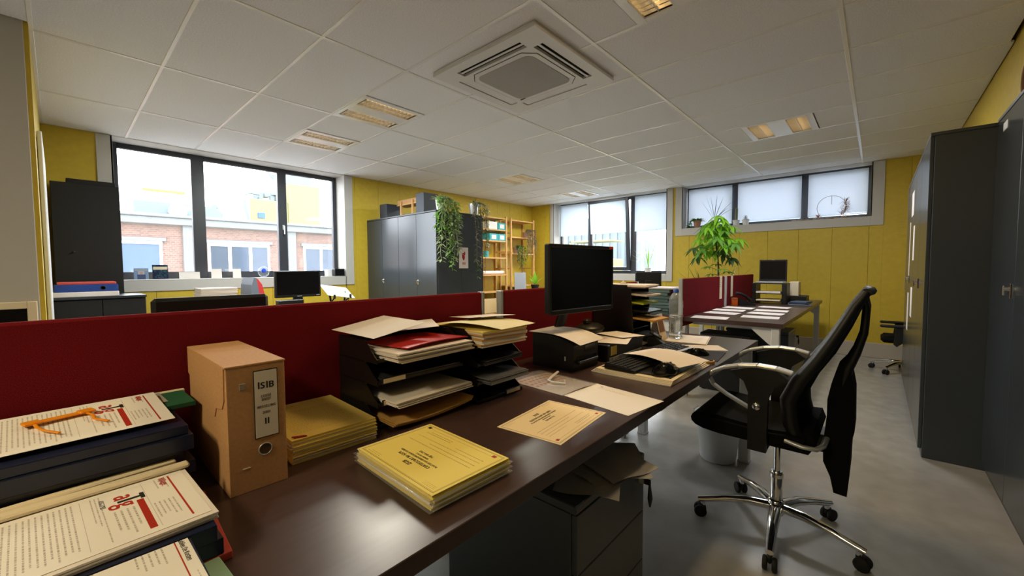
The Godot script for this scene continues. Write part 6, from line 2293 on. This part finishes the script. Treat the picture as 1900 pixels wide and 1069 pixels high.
	pot(o, 0.065, 0.13, M["terracotta"])
	rng.seed = 23
	for k in 5:
		s = mb()
		for q in 16:
			var a := rng.randf() * TAU
			leaf(s, Vector3(cos(a) * 0.04, 0.125, sin(a) * 0.04), Vector3(cos(a), rng.randf_range(0.1, 1.2), sin(a)), Vector3.UP, rng.randf_range(0.06, 0.12), 0.03, 0.3, 3)
		part("shoot", s, M["leaf mid"] if k % 2 else M["leaf dark"], o)
	for k in 4:
		vine(o, Vector3(0, 0.12, 0), Vector3(-0.11, 0.0, -0.02 + 0.03 * k), 0.12, M["leaf mid"], 460 + k, 0.04, 0.025, 10)
	spiky("bluish fan of long blades in a white pot on the high sill", Vector3(-2.12, y3, -7.60), 0.065, 0.12, M["white plastic"], [[3.0, 0.55, 0.48], [2.9, 0.3, 0.50], [0.2, 0.1, 0.46], [0.1, 0.35, 0.44], [0.0, 0.8, 0.52], [0.0, 1.2, 0.45], [0.3, 1.0, 0.36], [3.2, 0.15, 0.44]], mat("leaf blue", Color(0.26, 0.34, 0.36), 0.5), 0.024, "plants on the high sill")
	o = thing("cactus", "tall thin cactus in a white pot on the high sill", "cactus", Vector3(-1.78, y3, -7.60), 0, "plants on the high sill")
	pot(o, 0.055, 0.09, M["white plastic"])
	s = mb()
	tube(s, [Vector3(0, 0.08, 0), Vector3(0, 0.2, 0), Vector3(0.002, 0.28, 0), Vector3(0.002, 0.30, 0)], [0.022, 0.024, 0.022, 0.008], 10)
	part("stem", s, mat("cactus skin", Color(0.46, 0.48, 0.42), 0.8), o)
	o = thing("succulent", "small grey succulent in a white pot on the high sill", "succulent", Vector3(-1.64, y3, -7.60), 0, "plants on the high sill")
	pot(o, 0.055, 0.09, M["white plastic"])
	for k in 3:
		s = mb()
		for q in 8:
			var a := TAU * q / 8.0 + k * 0.4
			leaf(s, Vector3(0, 0.085 + 0.025 * k, 0), Vector3(cos(a), 0.5, sin(a)), Vector3.UP, 0.05 - 0.008 * k, 0.026, 0.0, 3)
		part("rosette", s, M["dried"], o)
	# wreath with dried flowers
	o = thing("wire_wreath", "thin wire hoop with pinkish dried flowers leaning in the high window", "wreath", Vector3(-0.53, y3, -7.63))
	s = mb()
	var rg := []
	for k in 41:
		rg.append(Vector3(0.17 * cos(TAU * k / 40.0), 0.175 + 0.17 * sin(TAU * k / 40.0), 0))
	tube(s, rg, 0.003, 6)
	tube(s, [Vector3(0, 0.345, 0), Vector3(0.0, 0.22, 0.0)], 0.003, 5)
	part("hoop", s, M["dried"], o)
	rng.seed = 33
	for k in 7:
		s = mb()
		var a := -0.75 + k * 0.2
		var c := Vector3(0.17 * cos(a), 0.175 + 0.17 * sin(a), 0.01)
		for q in 22:
			leaf(s, c, Vector3(rng.randf_range(-1, 1), rng.randf_range(-0.5, 1), rng.randf_range(-0.1, 0.8)), Vector3.UP, rng.randf_range(0.05, 0.12), 0.008, 0.1, 2)
		part("dried_spray", s, M["dried pink"], o)
	s = mb()
	for q in 24:
		leaf(s, Vector3(-0.15, 0.03, 0.01), Vector3(rng.randf_range(-1, 1), rng.randf_range(-0.1, 1), rng.randf_range(0, 0.6)), Vector3.UP, rng.randf_range(0.05, 0.10), 0.01, 0.1, 2)
	part("dried_spray", s, M["dried pink"], o)
	for k in 8:
		s = mb()
		lathe(s, [Vector2(0, 0), Vector2(0.8, 0.1), Vector2(1.0, 0.45), Vector2(0.7, 0.85), Vector2(0, 1.0)], 9, Transform3D(Basis.from_scale(Vector3(0.04 + 0.012 * (k % 3), 0.022 + 0.008 * (k % 2), 0.03)), Vector3.ZERO))
		solo("pebble", s, mat("pebble %d" % k, Color(0.68, 0.60, 0.55).lerp(Color(0.50, 0.44, 0.42), 0.2 * (k % 3)), 0.8), "pale stone number %s from the left on the high sill" % ["one", "two", "three", "four", "five", "six", "seven", "eight"][k], "stone", Vector3(-0.97 + k * 0.085, y3 - 0.0008, -7.55 + 0.012 * (k % 2)), 30.0 * k, "stones along the high sill")
